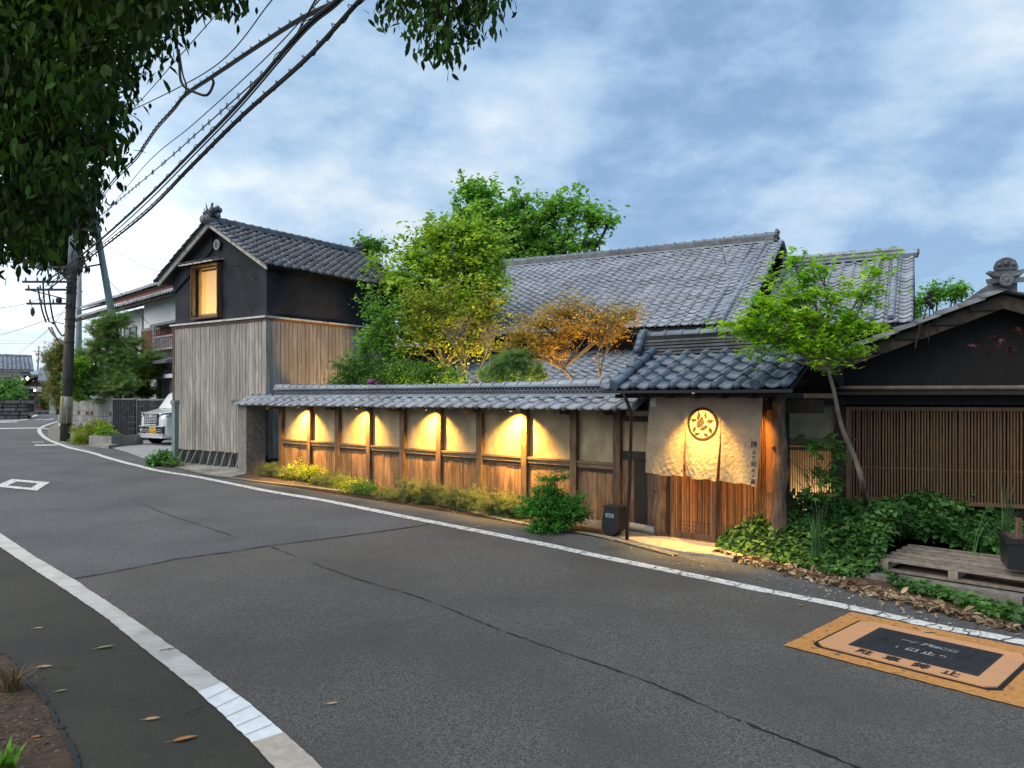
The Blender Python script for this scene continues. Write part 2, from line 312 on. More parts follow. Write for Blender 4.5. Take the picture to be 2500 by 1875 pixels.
# painted markings
def flatpoly(name,pts,m=m_paint,dz=.010): return drape(name,[G(*p) for p in pts],m,dz)
dm=[(-14,1189),(29,1170.5),(122,1178.5),(91,1199)]; cx=sum(p[0] for p in dm)/4; cy=sum(p[1] for p in dm)/4
inn=[(cx+(x-cx)*.55,cy+(y-cy)*.55) for x,y in dm]
for k in range(4): flatpoly('diamond_marking',[dm[k],dm[(k+1)%4],inn[(k+1)%4],inn[k]])
for a in ([(84,1086.5),(139,1087),(139,1089),(84,1088.5)],[(84,1163-78),(86,1085),(86,1085.6),(84,1085.6)],[(85,1086.8+0),(85,1087),(86,1087),(86,1086.8)]): pass
flatpoly('road_marking',[(77,1079.2),(107,1079.6),(107,1080.8),(77,1080.3)])
flatpoly('road_marking',[(85,1086.3),(140,1085.6),(140,1088.2),(84,1089)])
flatpoly('stop_line',[(-60,1046.2),(100,1044.2),(118,1047),(120,1048.6),(96,1046.2),(-60,1048.6)])
for pts in ([(-60,1031),(42,1029.8),(42,1031.2),(-60,1032.8)],[(0,1028),(38,1025.6),(38,1026.7),(0,1029.6)],[(36,1026.8),(68,1023.4),(68,1024.8),(36,1028)],[(82,1025.5),(102,1022.5),(102,1023.7),(82,1026)],[(105,1025),(131,1022),(131,1023.4),(105,1026)]):
    flatpoly('crossing_marking',pts)
ribbon('road_edge_line',smooth_path([G(*p) for p in [(60,1022),(78,1018),(90,1013),(98,1008),(116,1005.6)]],4),.25,m_paint,.010)
# pavement at the corner and driveway
drape('pavement',[G(*p) for p in [(118,1047),(140,1034),(150,1060),(160,1082),(190,1090),(230,1103),(190,1098),(158,1088),(130,1076),(115,1062)]],m_kerbc,.006)
drape('driveway',[G(*p) for p in [(232,1093),(300,1074),(333,1072),(425,1078),(434,1100),(424,1114),(355,1122),(310,1105),(275,1095)]]+[],m_conc2,.012)
drape('driveway_inner',[Vector((-13.0,25.9,0)),Vector((-10.2,20.6,0)),Vector((-8.5,18.9,0)),Vector((-4.5,25,0)),Vector((-9.5,30,0))],m_conc2,.008)
drape('doorstep_slab',[G(*p) for p in [(232,1083),(310,1078),(335,1074),(345,1077),(310,1088),(265,1095.5),(232,1092)]],m_conc,.10,thick=.10)
drape('storehouse_apron',[G(*p) for p in [(425,1124),(596,1133),(612,1148),(608,1157),(565,1166),(505,1158),(432,1140)]],m_conc,.02,thick=.03)
ribbon('gutter_edge',smooth_path([G(*p) for p in [(432,1142),(505,1160),(565,1168)]+seam_l[:6]],5),.12,m_kerbc,.02)
# soil along the wall foot
drape('planting_soil',[G(570,1167),G(650,1181),G(1057,1231),G(1260,1278),G(1463,1312),Vector((1.4,9.6,0)),Vector((-5.6,15.9,0))],m_soil,.008)
drape('planting_soil_right',[G(1745,1350),G(1900,1388),G(2000,1412),G(2130,1448),G(2300,1490),G(2500,1535),Vector((6,5.5,0)),Vector((7.5,8,0)),Vector((4.4,9.5,0)),Vector((2.9,9.0,0))],m_soil,.012)
drape('garden_ground',[Vector((-5.2,16.4,0)),Vector((2.0,10.2,0)),Vector((5,9.8,0)),Vector((14,16,0)),Vector((14,40,0)),Vector((-9,40,0)),Vector((-6,22,0)),Vector((-3,19,0))],m_soil,.0)
# ------------------------------------------------------------------ hydrant cover
hy=Vector((2.478,5.426,-.195)); hd=(.6791,-.7341)
m_or=mat('orange_road_paint',(.58,.27,.075),(.44,.20,.055),scale=30,rough=.8,bump=.8,bscale=90,big=((.13,.10,.08),17,.585,.66))
m_or2=mat('orange_painted_concrete_frame',(.60,.30,.13),(.50,.27,.15),scale=6,rough=.8,bump=.4,bscale=120)
m_iron=mat('cast_iron',(.030,.033,.040),(.018,.02,.024),scale=20,rough=.5,spec=.5,bump=.3,bscale=80)
m_fad=mat('faded_white_lettering',(.27,.27,.25),(.035,.037,.04),scale=22,rough=.6,lo=.42,hi=.52)
orp=drape('orange_road_marking',rough([Vector((hy.x+a*hd[0]+b*(-hd[1]),hy.y+a*hd[1]+b*hd[0],0)) for a,b in [(-.34,-.325),(-.355,.90),(1.25,.93),(1.25,-.325),(-.34,-.325)]],.006)[:-1],m_or,.012)
hc=thing('access_cover','rectangular black iron access cover in an orange frame lettered no parking, near road edge','access cover',hy,hd)
oc=[(-.12,-.115),(-.178,-.05),(-.178,.64),(-.119,.712),(.90,.712),(.965,.65),(.965,-.09),(.90,-.16)]
oc=[(-.125,-.16),(-.18,-.10),(-.18,.65),(-.12,.712),(.91,.712),(.968,.65),(.968,-.10),(.91,-.16)]
gp=[(x+(.028 if x>.4 else -.028),y+(.028 if y>.28 else -.028)) for x,y in oc]
MB().slab(gp,.0135,.0155).ob('gap',m_crack,hc); MB().slab(oc,.010,.024).ob('frame',m_or2,hc)
MB().slab([(-.005,-.005),(.835,-.005),(.835,.595),(-.005,.595)],.018,.026).ob('cover_rim',m_iron,hc)
mb=MB().box(.02,.81,.02,.57,.02,.028)
for i in range(26):
    y=.03+i*.0208
    for j in range(15): 
        x0=.03+j*.0515+(.02 if i%2 else 0)
        mb.box(x0,x0+.036,y,y+.012,.028,.031)
mb.ob('cover_plate',m_iron,hc)
def text_mesh(s,size,bold=0):
    c=bpy.data.curves.new('t','FONT'); c.offset=bold; c.body=s; c.size=size; c.align_x='CENTER'; c.resolution_u=3
    o=bpy.data.objects.new('t',c); COL.objects.link(o); bpy.context.view_layer.update()
    me=bpy.data.meshes.new_from_object(o.evaluated_get(bpy.context.evaluated_depsgraph_get())); bpy.data.objects.remove(o); bpy.data.curves.remove(c)
    return me
for i,ch in enumerate('駐車禁止'):
    me=text_mesh(ch,.112,.0025); me.materials.append(m_ink); link('letter',me,hc,(.145+i*.185,-.118,.0275))
for y,s,sz in ((.36,'ー水防SCロ',.075),(.17,'F 田 止 E',.085)):
    me=text_mesh(s,sz,.004); me.materials.append(m_fad); link('faded_lettering',me,hc,(.42,y,.0335))
for x in (.13,.68):
    mb=MB()
    for k in range(6): mb.T=Matrix.Translation((x,.30,.031))@Matrix.Rotation(k*math.pi/3,4,'Z'); mb.box(.006,.035,-.005,.005,0,.003)
    mb.ob('lifting_mark',m_slab,hc)
# ------------------------------------------------------------------ roof tile builders
def tile_mesh(wd,ex,m,h=.036,end=False,thick=.02,disc=True):
    mb=MB(); K=10; pr=[]; thick=thick*(1.5 if h>.045 else 1.15)
    for k in range(K+1):
        s=k/K
        z=-.5*h*math.sin(math.pi*s/.62) if s<.62 else h*math.sin(math.pi*(s-.62)/.38)**.9
        pr.append((s*wd,z))
    L=ex*1.12; vs=[]; fs=[]
    for x,z in pr: vs+= [(x,-.004,z+.018+thick),(x,L,z+.008),(x,-.004,z+.018)]
    for k in range(K):
        a=3*k; b=3*(k+1); fs+=[(a,b,b+1,a+1),(a+2,b+2,b,a)]
    fs+=[(0,1,2),(3*K,3*K+2,3*K+1)]
    mb.add(vs,fs)
    if end:
        c=Vector((wd*.81,-.012,h*.55+.006)); seg=10
        mb.add([c+Vector((math.cos(2*math.pi*k/seg)*wd*.15,0,math.sin(2*math.pi*k/seg)*wd*.15)) for k in range(seg)]+[c+Vector((math.cos(2*math.pi*k/seg)*wd*.15,.03,math.sin(2*math.pi*k/seg)*wd*.15)) for k in range(seg)],
           [tuple(range(seg))]+[(k,(k+1)%seg,(k+1)%seg+seg,k+seg) for k in range(seg)])
    me=mb.mesh('tile',m,True)
    return me
def smat(o,x,y,z=None):
    x=Vector(x).normalized(); y=Vector(y).normalized(); z=x.cross(y)
    return Matrix(((x.x,y.x,z.x,o[0]),(x.y,y.y,z.y,o[1]),(x.z,y.z,z.z,o[2]),(0,0,0,1)))
def tile_roof(parent,S,length,slope_len,wd,ex,m,maxobj=300,h=.036,ends=True,jit=.010,root=None):
    cols=max(1,round(length/wd)); wd=length/cols; rows=max(1,round(slope_len/ex)); ex=slope_len/rows
    me=tile_mesh(wd,ex,m,h); mee=tile_mesh(wd,ex,m,h,True) if ends else me
    bpy.context.view_layer.update()
    PM=root.matrix_world.copy() if root else parent.matrix_world.copy()
    spots=[]
    for r in range(rows):
        for c in range(cols):
            T=S@Matrix.Translation((c*wd+random.uniform(-jit,jit)*.4,r*ex,random.uniform(0,jit)+.022*(noise.noise(Vector((c*.22,r*.22,length)))+.2)))@Matrix.Rotation(random.uniform(-jit,jit),4,'Z')@Matrix.Rotation(random.uniform(-jit,jit)*2,4,'X')
            d=((PM@T).translation-Vector((0,0,1.65))).length; spots.append((d,T,r))
    spots.sort(key=lambda s:s[0]); rest=MB()
    for k,(d,T,r) in enumerate(spots):
        mm=mee if r==0 else me
        if k<maxobj:
            o=bpy.data.objects.new('tile',mm); COL.objects.link(o); o.parent=parent; o.matrix_basis=T
        else:
            rest.T=T; rest.add([v.co for v in mm.vertices],[tuple(p.vertices) for p in mm.polygons])
    if rest.v:
        rest.T=None; me2=bpy.data.meshes.new('tile_field'); me2.from_pydata(rest.v,[],rest.f); me2.materials.append(m); me2.polygons.foreach_set('use_smooth',[True]*len(me2.polygons))
        link('tile_field',me2,parent,kind='stuff')
RT={}
def round_row(parent,p0,p1,r,pitch,m,name='ridge_tile',full=False,up=(0,0,1),maxobj=80,flat=1.0):
    p0=Vector(p0); p1=Vector(p1); n=max(1,round((p1-p0).length/pitch)); pitch=(p1-p0).length/n
    key=(round(r,3),round(pitch,3),m.name,full)
    if key not in RT:
        mb=MB(); seg=12 if full else 9
        def ring(x,rr):
            if full: return [(x,rr*math.cos(2*math.pi*k/seg),rr*math.sin(2*math.pi*k/seg)) for k in range(seg)]
            return [(x,rr*math.cos(math.pi*k/(seg-1)),rr*flat*math.sin(math.pi*k/(seg-1))) for k in range(seg)]
        rs=[ring(0,r*.2),ring(0,r*1.17),ring(pitch*.18,r*1.17),ring(pitch*.19,r),ring(pitch*1.02,r*.97),ring(pitch*1.02,r*.2)]
        vs=[v for q in rs for v in q]; fs=[]
        for i in range(len(rs)-1):
            for k in range(seg if full else seg-1): fs.append((i*seg+k,i*seg+(k+1)%seg,(i+1)*seg+(k+1)%seg,(i+1)*seg+k))
        mb.add(vs,fs); me=mb.mesh(name,m,False); RT[key]=me
    me=RT[key]; x=(p1-p0).normalized(); y=Vector(up).cross(x).normalized()
    for k in range(n):
        o=bpy.data.objects.new(name,me); COL.objects.link(o); o.parent=parent; o.matrix_basis=smat(p0+x*pitch*k+Vector((0,0,random.uniform(-.005,.005)-.045*math.sin(math.pi*k/n)*(n>20))),x,y)
def spot(name,loc,target,power,size_deg,color=(1,.55,.16),blend=.3,rad=.02,parent=None):
    l=bpy.data.lights.new(name,'SPOT'); l.energy=power; l.spot_size=math.radians(size_deg); l.spot_blend=blend; l.color=color; l.shadow_soft_size=rad
    o=bpy.data.objects.new(name,l); COL.objects.link(o); o.location=loc; o.rotation_euler=(Vector(target)-Vector(loc)).to_track_quat('-Z','Y').to_euler()
    if parent: o.parent=parent
    return o
def point(name,loc,power,color=(1,.62,.25),rad=.05,parent=None):
    l=bpy.data.lights.new(name,'POINT'); l.energy=power; l.color=color; l.shadow_soft_size=rad
    o=bpy.data.objects.new(name,l); COL.objects.link(o); o.location=loc
    if parent: o.parent=parent
    return o
# ------------------------------------------------------------------ garden wall
A0=(-4.71,15.19); DW=(.765,-.644)
gw=thing('garden_wall','long tiled clay wall with timber posts and downlights running along the road','wall',(A0[0],A0[1],0),DW)
posts=[-.03,.96,1.87,2.79,3.71,4.61,5.52,6.43,7.33,8.05]
TB=list(zip(posts[:-1],posts[1:]))
pm=MB().box(-.055,.055,-.06,.10,-.22,1.52).mesh('post',m_brown)
for t in posts: link('post',pm,gw,(t,0,0))
for k,t in enumerate(posts): box('bracket_arm' if k not in (1,3,5,7) else 'lamp_housing',m_brown if k not in (1,3,5,7) else m_dark,gw,t-.16-(k%2)*.03,t-.057,-.29 if k not in (1,3,5,7) else -.28,.02,1.41 if k not in (1,3,5,7) else 1.466,1.463 if k not in (1,3,5,7) else 1.484)
for k,(a,b) in enumerate(TB):
    a+=.055; b-=.055; dz=-.006*k
    box('plaster_panel',m_plast,gw,a,b,.02,.10,.80+dz,1.5)
    box('rail',m_rail,gw,a,b,-.035,.10,.715+dz,.80+dz); box('rail',m_rail,gw,a,b,-.048,.03,.775+dz,.805+dz)
    n=5 if b-a>.7 else 4; wd=(b-a)/n; x=a
    for j in range(n):
        w2=wd*(1+random.uniform(-.12,.12)) if j<n-1 else b-x
        box('board',m_board,gw,x+.002,min(x+w2,b)-.002,-.012+random.uniform(-.004,.004),.06,-.01+dz,.715+dz-random.uniform(.004,.02)); x+=w2
    # dark scalloped strip modelled as the shadow under the rail
    P=[(a,.716+dz),(b,.716+dz)]+[(b-(b-a)*q/8,.716+dz-.035-.022*abs(math.sin(q*1.3+k))) for q in range(9)]
    MB().prism(P,-.026,-.014).ob('rail_shadow_strip',m_dark,gw)
    box('sill_beam',m_rail,gw,a,b,-.03,.08,-.055+dz,-.012+dz)
box('foundation',m_conc,gw,-1.38,8.1,-.045,.11,-.4,-.058)
# mortar pier at the left end, and the dark recess beside it
MB().slab([(-1.40,-.22),(-.92,-.30),(-.86,.12),(-1.38,.2)],-.1,1.47).ob('end_pier',m_kerbc,gw)
MB().slab([(-1.46,-.34),(-.55,-.12),(-.5,.2),(-1.44,.26)],1.475,1.60).ob('pier_cap',m_kerbc,gw)
box('recess_board',m_dark,gw,-.9,-.09,.45,.5,-.1,1.5); box('recess_side',m_dark,gw,-.13,-.088,.10,.45,-.1,1.5)
rf=box('roof',m_slab,gw,-1.25,8.55,-.30,.34,1.485,1.50)
sl_=math.atan2(.19,.40); ln=math.hypot(.40,.19)
tile_roof(rf,smat((-1.30,-.37,1.475),(1,0,0),(0,math.cos(sl_),math.sin(sl_))),9.85,ln,.27,.21,m_tile,300,root=gw)
tile_roof(rf,smat((8.55,.45,1.475),(-1,0,0),(0,-math.cos(sl_),math.sin(sl_))),9.85,ln,.27,.21,m_tile,0,root=gw)
MB().prism([(-.2,0),(8.2,0),(8.2,.2),(-.2,.2)],0,.0001) if 0 else None
box('ridge_course',m_tile,rf,-.22,8.2,-.09,.17,1.655,1.70); box('ridge_core',m_tilek,rf,-.2,8.18,-.03,.11,1.70,1.81)
box('ridge_course',m_tile,rf,-.24,8.22,-.085,.165,1.806,1.835); box('ridge_course',m_tilek,rf,-.22,8.2,-.07,.15,1.70,1.714)
mb=MB()
for side in (-.055,):
    n=int(8.4/.075)
    for k in range(n):
        for row,zz in enumerate((1.718,1.764)):
            x=-.2+k*.075+(row*.0375)
            mb.tube([(x+.0375*(1-math.cos(math.pi*q/5)),side,zz+.040*math.sin(math.pi*q/5)) for q in range(6)],.006,4,False)
mb.ob('openwork_band',m_tile,rf,kind='stuff')
round_row(rf,(-.26,.04,1.835),(8.24,.04,1.835),.082,.25,m_tile)
# under-eave lamps
bpy.context.view_layer.update()
def downlight(p,label,group=None):
    o=MB().tube([(0,0,.003),(0,0,.03)],.026,10).ob('downlight',m_metal,None,loc=p); tag(o,label,'downlight',group)
    MB().add([(.02*math.cos(k*math.pi/5),.02*math.sin(k*math.pi/5),.002) for k in range(10)],[tuple(range(10))]).ob('lens',m_lampon,o)
for k,t in enumerate((.87,2.70,4.52,6.34)):
    p=gw.matrix_world@Vector((t-.01,-.235,1.440))
    downlight(p,'small dark downlight under the tiled wall eave, '+('leftmost, beside the mortar pier end','second from the left','third from the left','rightmost, nearest the round bush')[k],'downlights under the wall eave')
    wdir=gw.matrix_world.to_3x3()@Vector((-.03,.44,-1))
    spot('wall_spot',p+Vector((0,0,-.004)),p+wdir,(280,165,190,300)[k],120,(1,.53,.085),.85,.012)
# ------------------------------------------------------------------ gate house
gh=thing('gatehouse','low tiled gatehouse with log posts and orange lattice doors behind the curtain','gatehouse',(A0[0],A0[1],0),DW)
def logpost(name,x,y,z0,z1,r,seed,parent,lump=()):
    random.seed(seed); pts=[];rr=[]
    for k in range(15):
        s=k/14; z=z0+(z1-z0)*s
        q=r*(1+.22*(1-s)**3)*(1+.07*math.sin(k*1.9+seed))
        for lz,la in lump:
            if abs(z-lz)<.09: q*=1+la*(1-abs(z-lz)/.09)
        pts.append((x+.012*math.sin(k*.8+seed),y+.01*math.cos(k*.7),z)); rr.append(q)
    return MB().tube(pts,rr,12).ob(name,m_trunkp,parent,True)
lp=logpost('log_post',8.76,-.10,-.14,1.62,.085,3,gh,((.30,.35),(.75,.18),(.05,.3)))
rp=logpost('log_post',10.29,-.14,-.16,1.70,.074,8,gh,((.42,.25),(.78,.3),(.2,.2),(1.25,.2),(1.0,.2)))
random.seed(11)
for x,y,z,r in ((8.72,-.17,.47,.03),(8.79,-.18,.98,.02)): MB().blob((x,y,z),(r,r,r*1.3),8,5).ob('knot',m_trunkp,lp,True)
for x,y,z,r in ((10.24,-.205,.42,.020),(10.29,-.205,.82,.022),(10.24,-.20,1.08,.022)): MB().blob((x,y,z),(r,r,r*1.3),8,5).ob('knot',m_trunkp,rp,True)
box('plaster_panel',m_plast,gh,8.11,8.68,.0,.08,.93,1.33); box('rail',m_dark,gh,8.10,8.68,-.03,.08,.82,.93); box('lintel',m_dark,gh,8.05,8.7,-.04,.1,1.33,1.40); box('lintel',m_dark,gh,8.0,10.7,-.14,.1,1.47,1.62)
for k in range(3): box('board',m_dark if k==1 else m_brown,gh,8.11+k*.195,8.30+k*.195,-.015,.04,-.04,.815)
MB().tube(smooth_path([(8.02,-.07,-.09),(8.2,-.085,-.065),(8.5,-.08,-.075),(8.86,-.09,-.10)],4),.062,10,flat=.9).ob('sill_log',m_conc,gh,True)
DF=.0  # doors
for k,(a,b) in enumerate(((8.885,9.50),(9.485,10.14))):
    y0=(-.125,-.09)[k]
    zb=-.105
    dr=MB().box(a,a+.045,y0,y0+.03,zb,1.50).box(b-.045,b,y0,y0+.03,zb,1.50).box(a+.045,b-.045,y0,y0+.03,zb,zb+.07).box(a+.045,b-.045,y0,y0+.03,1.44,1.50).ob('door',m_brown,gh)
    nb=5; wb=(b-a-.09)/nb
    for j in range(nb): box('door_board',m_door,dr,a+.045+j*wb+.003,a+.045+(j+1)*wb-.003,y0+.016,y0+.024,zb+.07,1.44)
    x=a+.05; j=0
    while x<b-.06:
        ww=random.choice((.007,.009,.022)); box('slat',m_door if j%3 else m_brown,dr,x,x+ww,y0+.002,y0+.014,zb+.07,1.44); x+=ww+random.choice((.012,.016,.03)); j+=1
    for z in (.0,.05,.10,.80): box('crossbar',m_brown,dr,a+.046,b-.046,y0-.001,y0+.010,z+zb+.1,z+zb+.108)
box('jamb',m_dark,gh,8.845,8.884,-.15,.02,-.12,1.5); box('jamb',m_door,gh,10.142,10.20,-.15,.02,-.12,1.5)
box('jamb_board',m_door,gh,10.141,10.24,-.165,-.152,.55,1.42)
box('threshold',m_brown,gh,8.85,10.2,-.16,.02,-.16,-.108)

# gate roof
ga=math.atan2(.49,1.0); gl_=math.hypot(1.0,.49)+.03
gr=MB().add([(8.28,-.72,1.73),(10.6,-.72,1.73),(10.6,.27,2.20),(8.28,.27,2.20),(8.28,-.70,1.70),(10.6,-.70,1.70),(10.6,.27,2.16),(8.28,.27,2.16)],[(0,1,2,3),(7,6,5,4),(0,4,5,1),(0,3,7,4),(1,5,6,2)]).add([(8.28,1.25,1.73),(10.6,1.25,1.73),(10.6,.27,2.20),(8.28,.27,2.20),(8.28,1.24,1.70),(10.6,1.24,1.70),(10.6,.27,2.16),(8.28,.27,2.16)],[(3,2,1,0),(4,5,6,7),(1,5,4,0),(4,7,3,0),(2,6,5,1)]).ob('roof',m_slab,gh)
tile_roof(gr,smat((8.27,-.77,1.74),(1,0,0),(0,math.cos(ga),math.sin(ga))),2.36,gl_,.262,.225,m_tiled,300,h=.05,root=gh)
tile_roof(gr,smat((10.63,1.31,1.74),(-1,0,0),(0,-math.cos(ga),math.sin(ga))),2.36,gl_,.262,.225,m_tiled,0,h=.05,root=gh)
for t in (8.49,10.27):
    round_row(gr,(t,-.80,1.795),(t,.20,2.285),.058,.22,m_tiled,'verge_roll',up=(0,0,1)); 
    MB().tube([(t,-.80,1.80),(t,-.825,1.79)],.06,14).ob('roll_end',m_tiled,gr)
for k in range(6):
    ww=.15-.012*k; box('ridge_course',m_tilek,gr,8.36,10.52,.27-ww,.27+ww,2.215+k*.043,2.215+k*.043+.028)
box('ridge_core',m_slab,gr,8.38,10.5,.18,.36,2.2,2.47)
round_row(gr,(8.36,.27,2.47),(10.52,.27,2.47),.068,.235,m_tiled)
def onigawara(parent,m,loc,s,face=(0,-1,0),disc=True,name='ridge_end_ornament'):
    f=Vector(face).normalized(); x=Vector((0,0,1)).cross(f).normalized(); T=Matrix(((x.x,f.x,0,loc[0]),(x.y,f.y,0,loc[1]),(x.z,f.z,1,loc[2]),(0,0,0,1)))@Matrix.Scale(s,4)
    mb=MB(); mb.T=T
    prof=[(-.9,-.55),(-.95,-.3),(-.62,-.28),(-.8,-.08),(-.98,.05),(-.85,.16),(-.55,.12),(-.58,.4),(-.46,.68),(-.2,.84),(0,.88)]
    prof=prof+[(-x_,z_) for x_,z_ in prof[::-1][1:]]
    mb.prism([(p,q) for p,q in prof],-.14,.08)
    prof2=[(p*.62,q*.62+.22) for p,q in prof if q>-.2]; mb.prism(prof2,.08,.16)
    for sx in (-1,1): mb.tube([(sx*.3,.10,-.2),(sx*.62,.12,-.12),(sx*.8,.12,.0),(sx*.62,.12,.06)],[.12,.11,.09,.05],7); mb.blob((sx*.33,.14,.45),.12,7,5)
    if disc:
        mb.tube([(0,-.05,-.45),(0,.30,-.45)],.36,18); mb.tube([(0,.30,-.45),(0,.34,-.45)],[.36,.30],18); mb.blob((0,.33,-.45),(.14,.06,.14),8,5)
    for v in [(.0,.2,.52)]: mb.blob(v,(.16,.1,.16),8,5)
    o=mb.ob(name,m,parent); return o
onigawara(gr,m_tiled,(8.31,.27,2.42),.15,(-1,0,0),False)
mb=MB()
for k,(z,r,y) in enumerate(((2.50,.07,.22),(2.44,.085,.18),(2.36,.075,.13),(2.29,.06,.07),(2.33,.05,.33))): mb.tube([(8.27,y,z),(8.36,y,z)],r,12)
mb.ob('ridge_end_scroll',m_tiled,gr,True)
onigawara(gr,m_tiled,(10.56,.27,2.42),.15,(1,0,0),False)
box('gutter',m_metal,gh,8.30,10.66,-.80,-.755,1.700,1.735)
MB().tube([(8.60,-.775,1.72),(8.62,-.73,1.6),(8.62,-.62,1.45),(8.59,-.62,.5),(8.56,-.63,-.12)],.022,8).ob('downpipe',m_metal,gh,True)
for k in range(7): box('rafter',m_dark,gh,8.42+k*.34,8.47+k*.34,-.68,.0,1.64,1.69)
box('curtain_beam',m_dark,gh,8.45,10.5,-.60,-.55,1.655,1.70)
# ------------------------------------------------------------------ shop curtain
cu=thing('shop_curtain','pale linen entrance curtain in three strips with brown feather crest and brushed writing','curtain',(A0[0],A0[1],0),DW)
def cdisp(x,z):
    u=(x-8.82); s=(1.70-z)
    return -.50-.028*s*math.sin(u*9.5+.6)-.016*s*math.sin(u*21+z*2)-.012*s*math.sin(z*7+u*3)-.05*s*s*.6+.0022*math.sin(x*75+z*31+3*math.sin(z*9))*s+.0016*math.sin(z*90-x*70+4*math.sin(x*11))*s
pan=[(8.81,9.285,.02,-.055),(9.285,9.74,0,0),(9.74,10.235,0,.0)]
zbs=[.705,.69,.672]
for k,(a,b,sk,_) in enumerate(pan):
    nx,nz=34,64; vs=[];fs=[]
    for j in range(nz+1):
        s=j/nz
        for i in range(nx+1):
            u=i/nx; zb=zbs[k]+(-.02*(u-.5) if k==0 else -.02*(u-.5))+.010*math.sin(u*9+k)
            z=1.70-(1.70-zb)*s; xa=a+(-.05*s if k==0 else .012*max(0,s-.25)); xb=b-(.030*max(0,s-.25)*1.3)-(.03*s if k==2 else 0)
            x=xa+(xb-xa)*u
            vs.append((x,cdisp(x,z),z))
    for j in range(nz):
        for i in range(nx):
            q=j*(nx+1)+i; fs.append((q,q+1,q+nx+2,q+nx+1))
    MB().add(vs,fs).ob('curtain_strip',m_cloth,cu,True)
def on_cloth(mb_or_me,off=-.0035):
    me=mb_or_me
    bm=bmesh.new(); bm.from_mesh(me); bmesh.ops.triangulate(bm,faces=bm.faces[:])
    for _ in range(3):
        ed=[e for e in bm.edges if e.calc_length()>.035]
        if not ed: break
        bmesh.ops.subdivide_edges(bm,edges=ed,cuts=1)
    for v in bm.verts: v.co=Vector((v.co.x,cdisp(v.co.x,v.co.z)+off,v.co.z))
    bm.to_mesh(me); bm.free(); return me
CX,CZ,CR=9.515,1.335,.20
def cp(L): return [(CX+(x-943)/228*CR,CZ-(y-580)/228*CR) for x,y in L]
mb=MB(); seg=48
ro=[(CX+CR*math.cos(2*math.pi*k/seg)*(1+.025*math.sin(2*math.pi*k/seg*3)),CZ+CR*math.sin(2*math.pi*k/seg)) for k in range(seg)]
ri=[(CX+CR*.83*math.cos(2*math.pi*k/seg),CZ+CR*.83*math.sin(2*math.pi*k/seg)) for k in range(seg)]
mb.add([(x,0,z) for x,z in ro]+[(x,0,z) for x,z in ri],[(k,(k+1)%seg,(k+1)%seg+seg,k+seg) for k in range(seg)])
for L in ([(878,400),(918,465),(882,530),(853,500)],[(995,405),(1010,490),(985,515),(958,465)],[(765,515),(840,508),(865,535),(800,560)],[(1115,522),(1068,577),(1000,548),(1040,512)],
    [(925,478),(950,500),(972,560),(868,645),(848,570)],[(888,655),(985,590),(1030,602),(1000,645),(940,670)],[(800,640),(835,612),(850,660),(805,705)],[(825,738),(845,700),(912,700),(875,738)],
    [(955,705),(1000,700),(1045,748),(985,748)],[(1040,620),(1060,620),(1090,660),(1080,715),(1030,670)],[(1065,465),(1070,472),(803,735),(797,728)],[(810,455),(816,452),(875,520),(868,525)],[(985,655),(992,650),(1080,742),(1073,748)],
    [(900,530),(950,455),(956,458),(906,534)],[(950,520),(938,460),(944,458),(958,520)],[(980,570),(1045,590),(1043,596),(978,577)],[(830,590),(845,650),(851,648),(837,588)],[(1010,660),(1035,615),(1041,618),(1016,664)],[(880,690),(930,680),(930,687),(881,697)]):
    q=cp(L); mb.add([(x,0,z) for x,z in q],[tuple(range(len(q)))])
me=mb.mesh('crest',m_crest); on_cloth(me); link('crest',me,cu)
zz_=1.155
for ch,sz,dx in (('隗',.082,0),('よ',.048,.0),('り',.045,0),('始',.066,0),('め',.048,0),('よ',.036,0),('蔵',.06,0)):
    me=text_mesh(ch,sz,.0012); me.materials.append(m_ink); me.transform(Matrix.Translation((10.135,0,zz_-sz*.8))@Matrix.Rotation(math.pi/2,4,'X')@Matrix.Rotation(random.uniform(-.1,.1),4,'Z')); on_cloth(me); link('brush_letter',me,cu); zz_-=sz*1.02+.015
q=[(8.815,1.60),(8.90,1.655),(8.89,1.60),(8.905,1.535),(8.82,1.535)]
me=MB().add([(x,0,z) for x,z in q],[(0,1,2,3,4)]).mesh('patch',mat('curtain_patch',(.62,.56,.42),rough=.9)); on_cloth(me); link('patch',me,cu)
for x in (8.84,9.50,10.19): MB().tube([(x-.012,-.505,1.645),(x-.012,-.51,1.695),(x,-.51,1.715),(x+.012,-.51,1.695),(x+.008,-.505,1.65),(x-.012,-.505,1.645)],.0035,5).ob('ring',m_metal,cu)
MB().tube([(8.6,-.505,1.712),(10.4,-.505,1.712)],.011,8).ob('curtain_rod',m_metal,cu)
bpy.context.view_layer.update(); GW=gw.matrix_world.copy(); GR=GW.to_3x3()
p=GW@Vector((9.515,-.745,1.690)); spot('curtain_spot',p,p+GR@Vector((0,.24,-1)),190,84,(1,.58,.11),1.0,.012)
downlight(p+Vector((0,0,.004)),'small dark downlight under the gatehouse eave, right above the curtain crest')
for t,pw in ((9.1,50),(9.9,50)):
    p=GW@Vector((t,-.32,1.62)); spot('door_spot',p,p+GR@Vector((0,.22,-1)),pw,100,(1,.50,.13),.6,.02)
    downlight(p+Vector((0,0,.004)),'small dark downlight between curtain and lattice doors, over the %s door'%('left' if t<9.5 else 'right'))
# threshold stone
ts=[GW.inverted()@G(*q) for q in [(1515,1312),(1638,1309),(1757,1331),(1800,1345),(1790,1372),(1740,1362),(1667,1354),(1595,1337)]]
o=MB().slab([tuple((GW@Vector((q.x,q.y,0))).xy) for q in ts],-.25,-.118).ob('threshold_stone',m_stone); tag(o,'large flat lamplit stone slab in front of the lattice doors','stone slab')
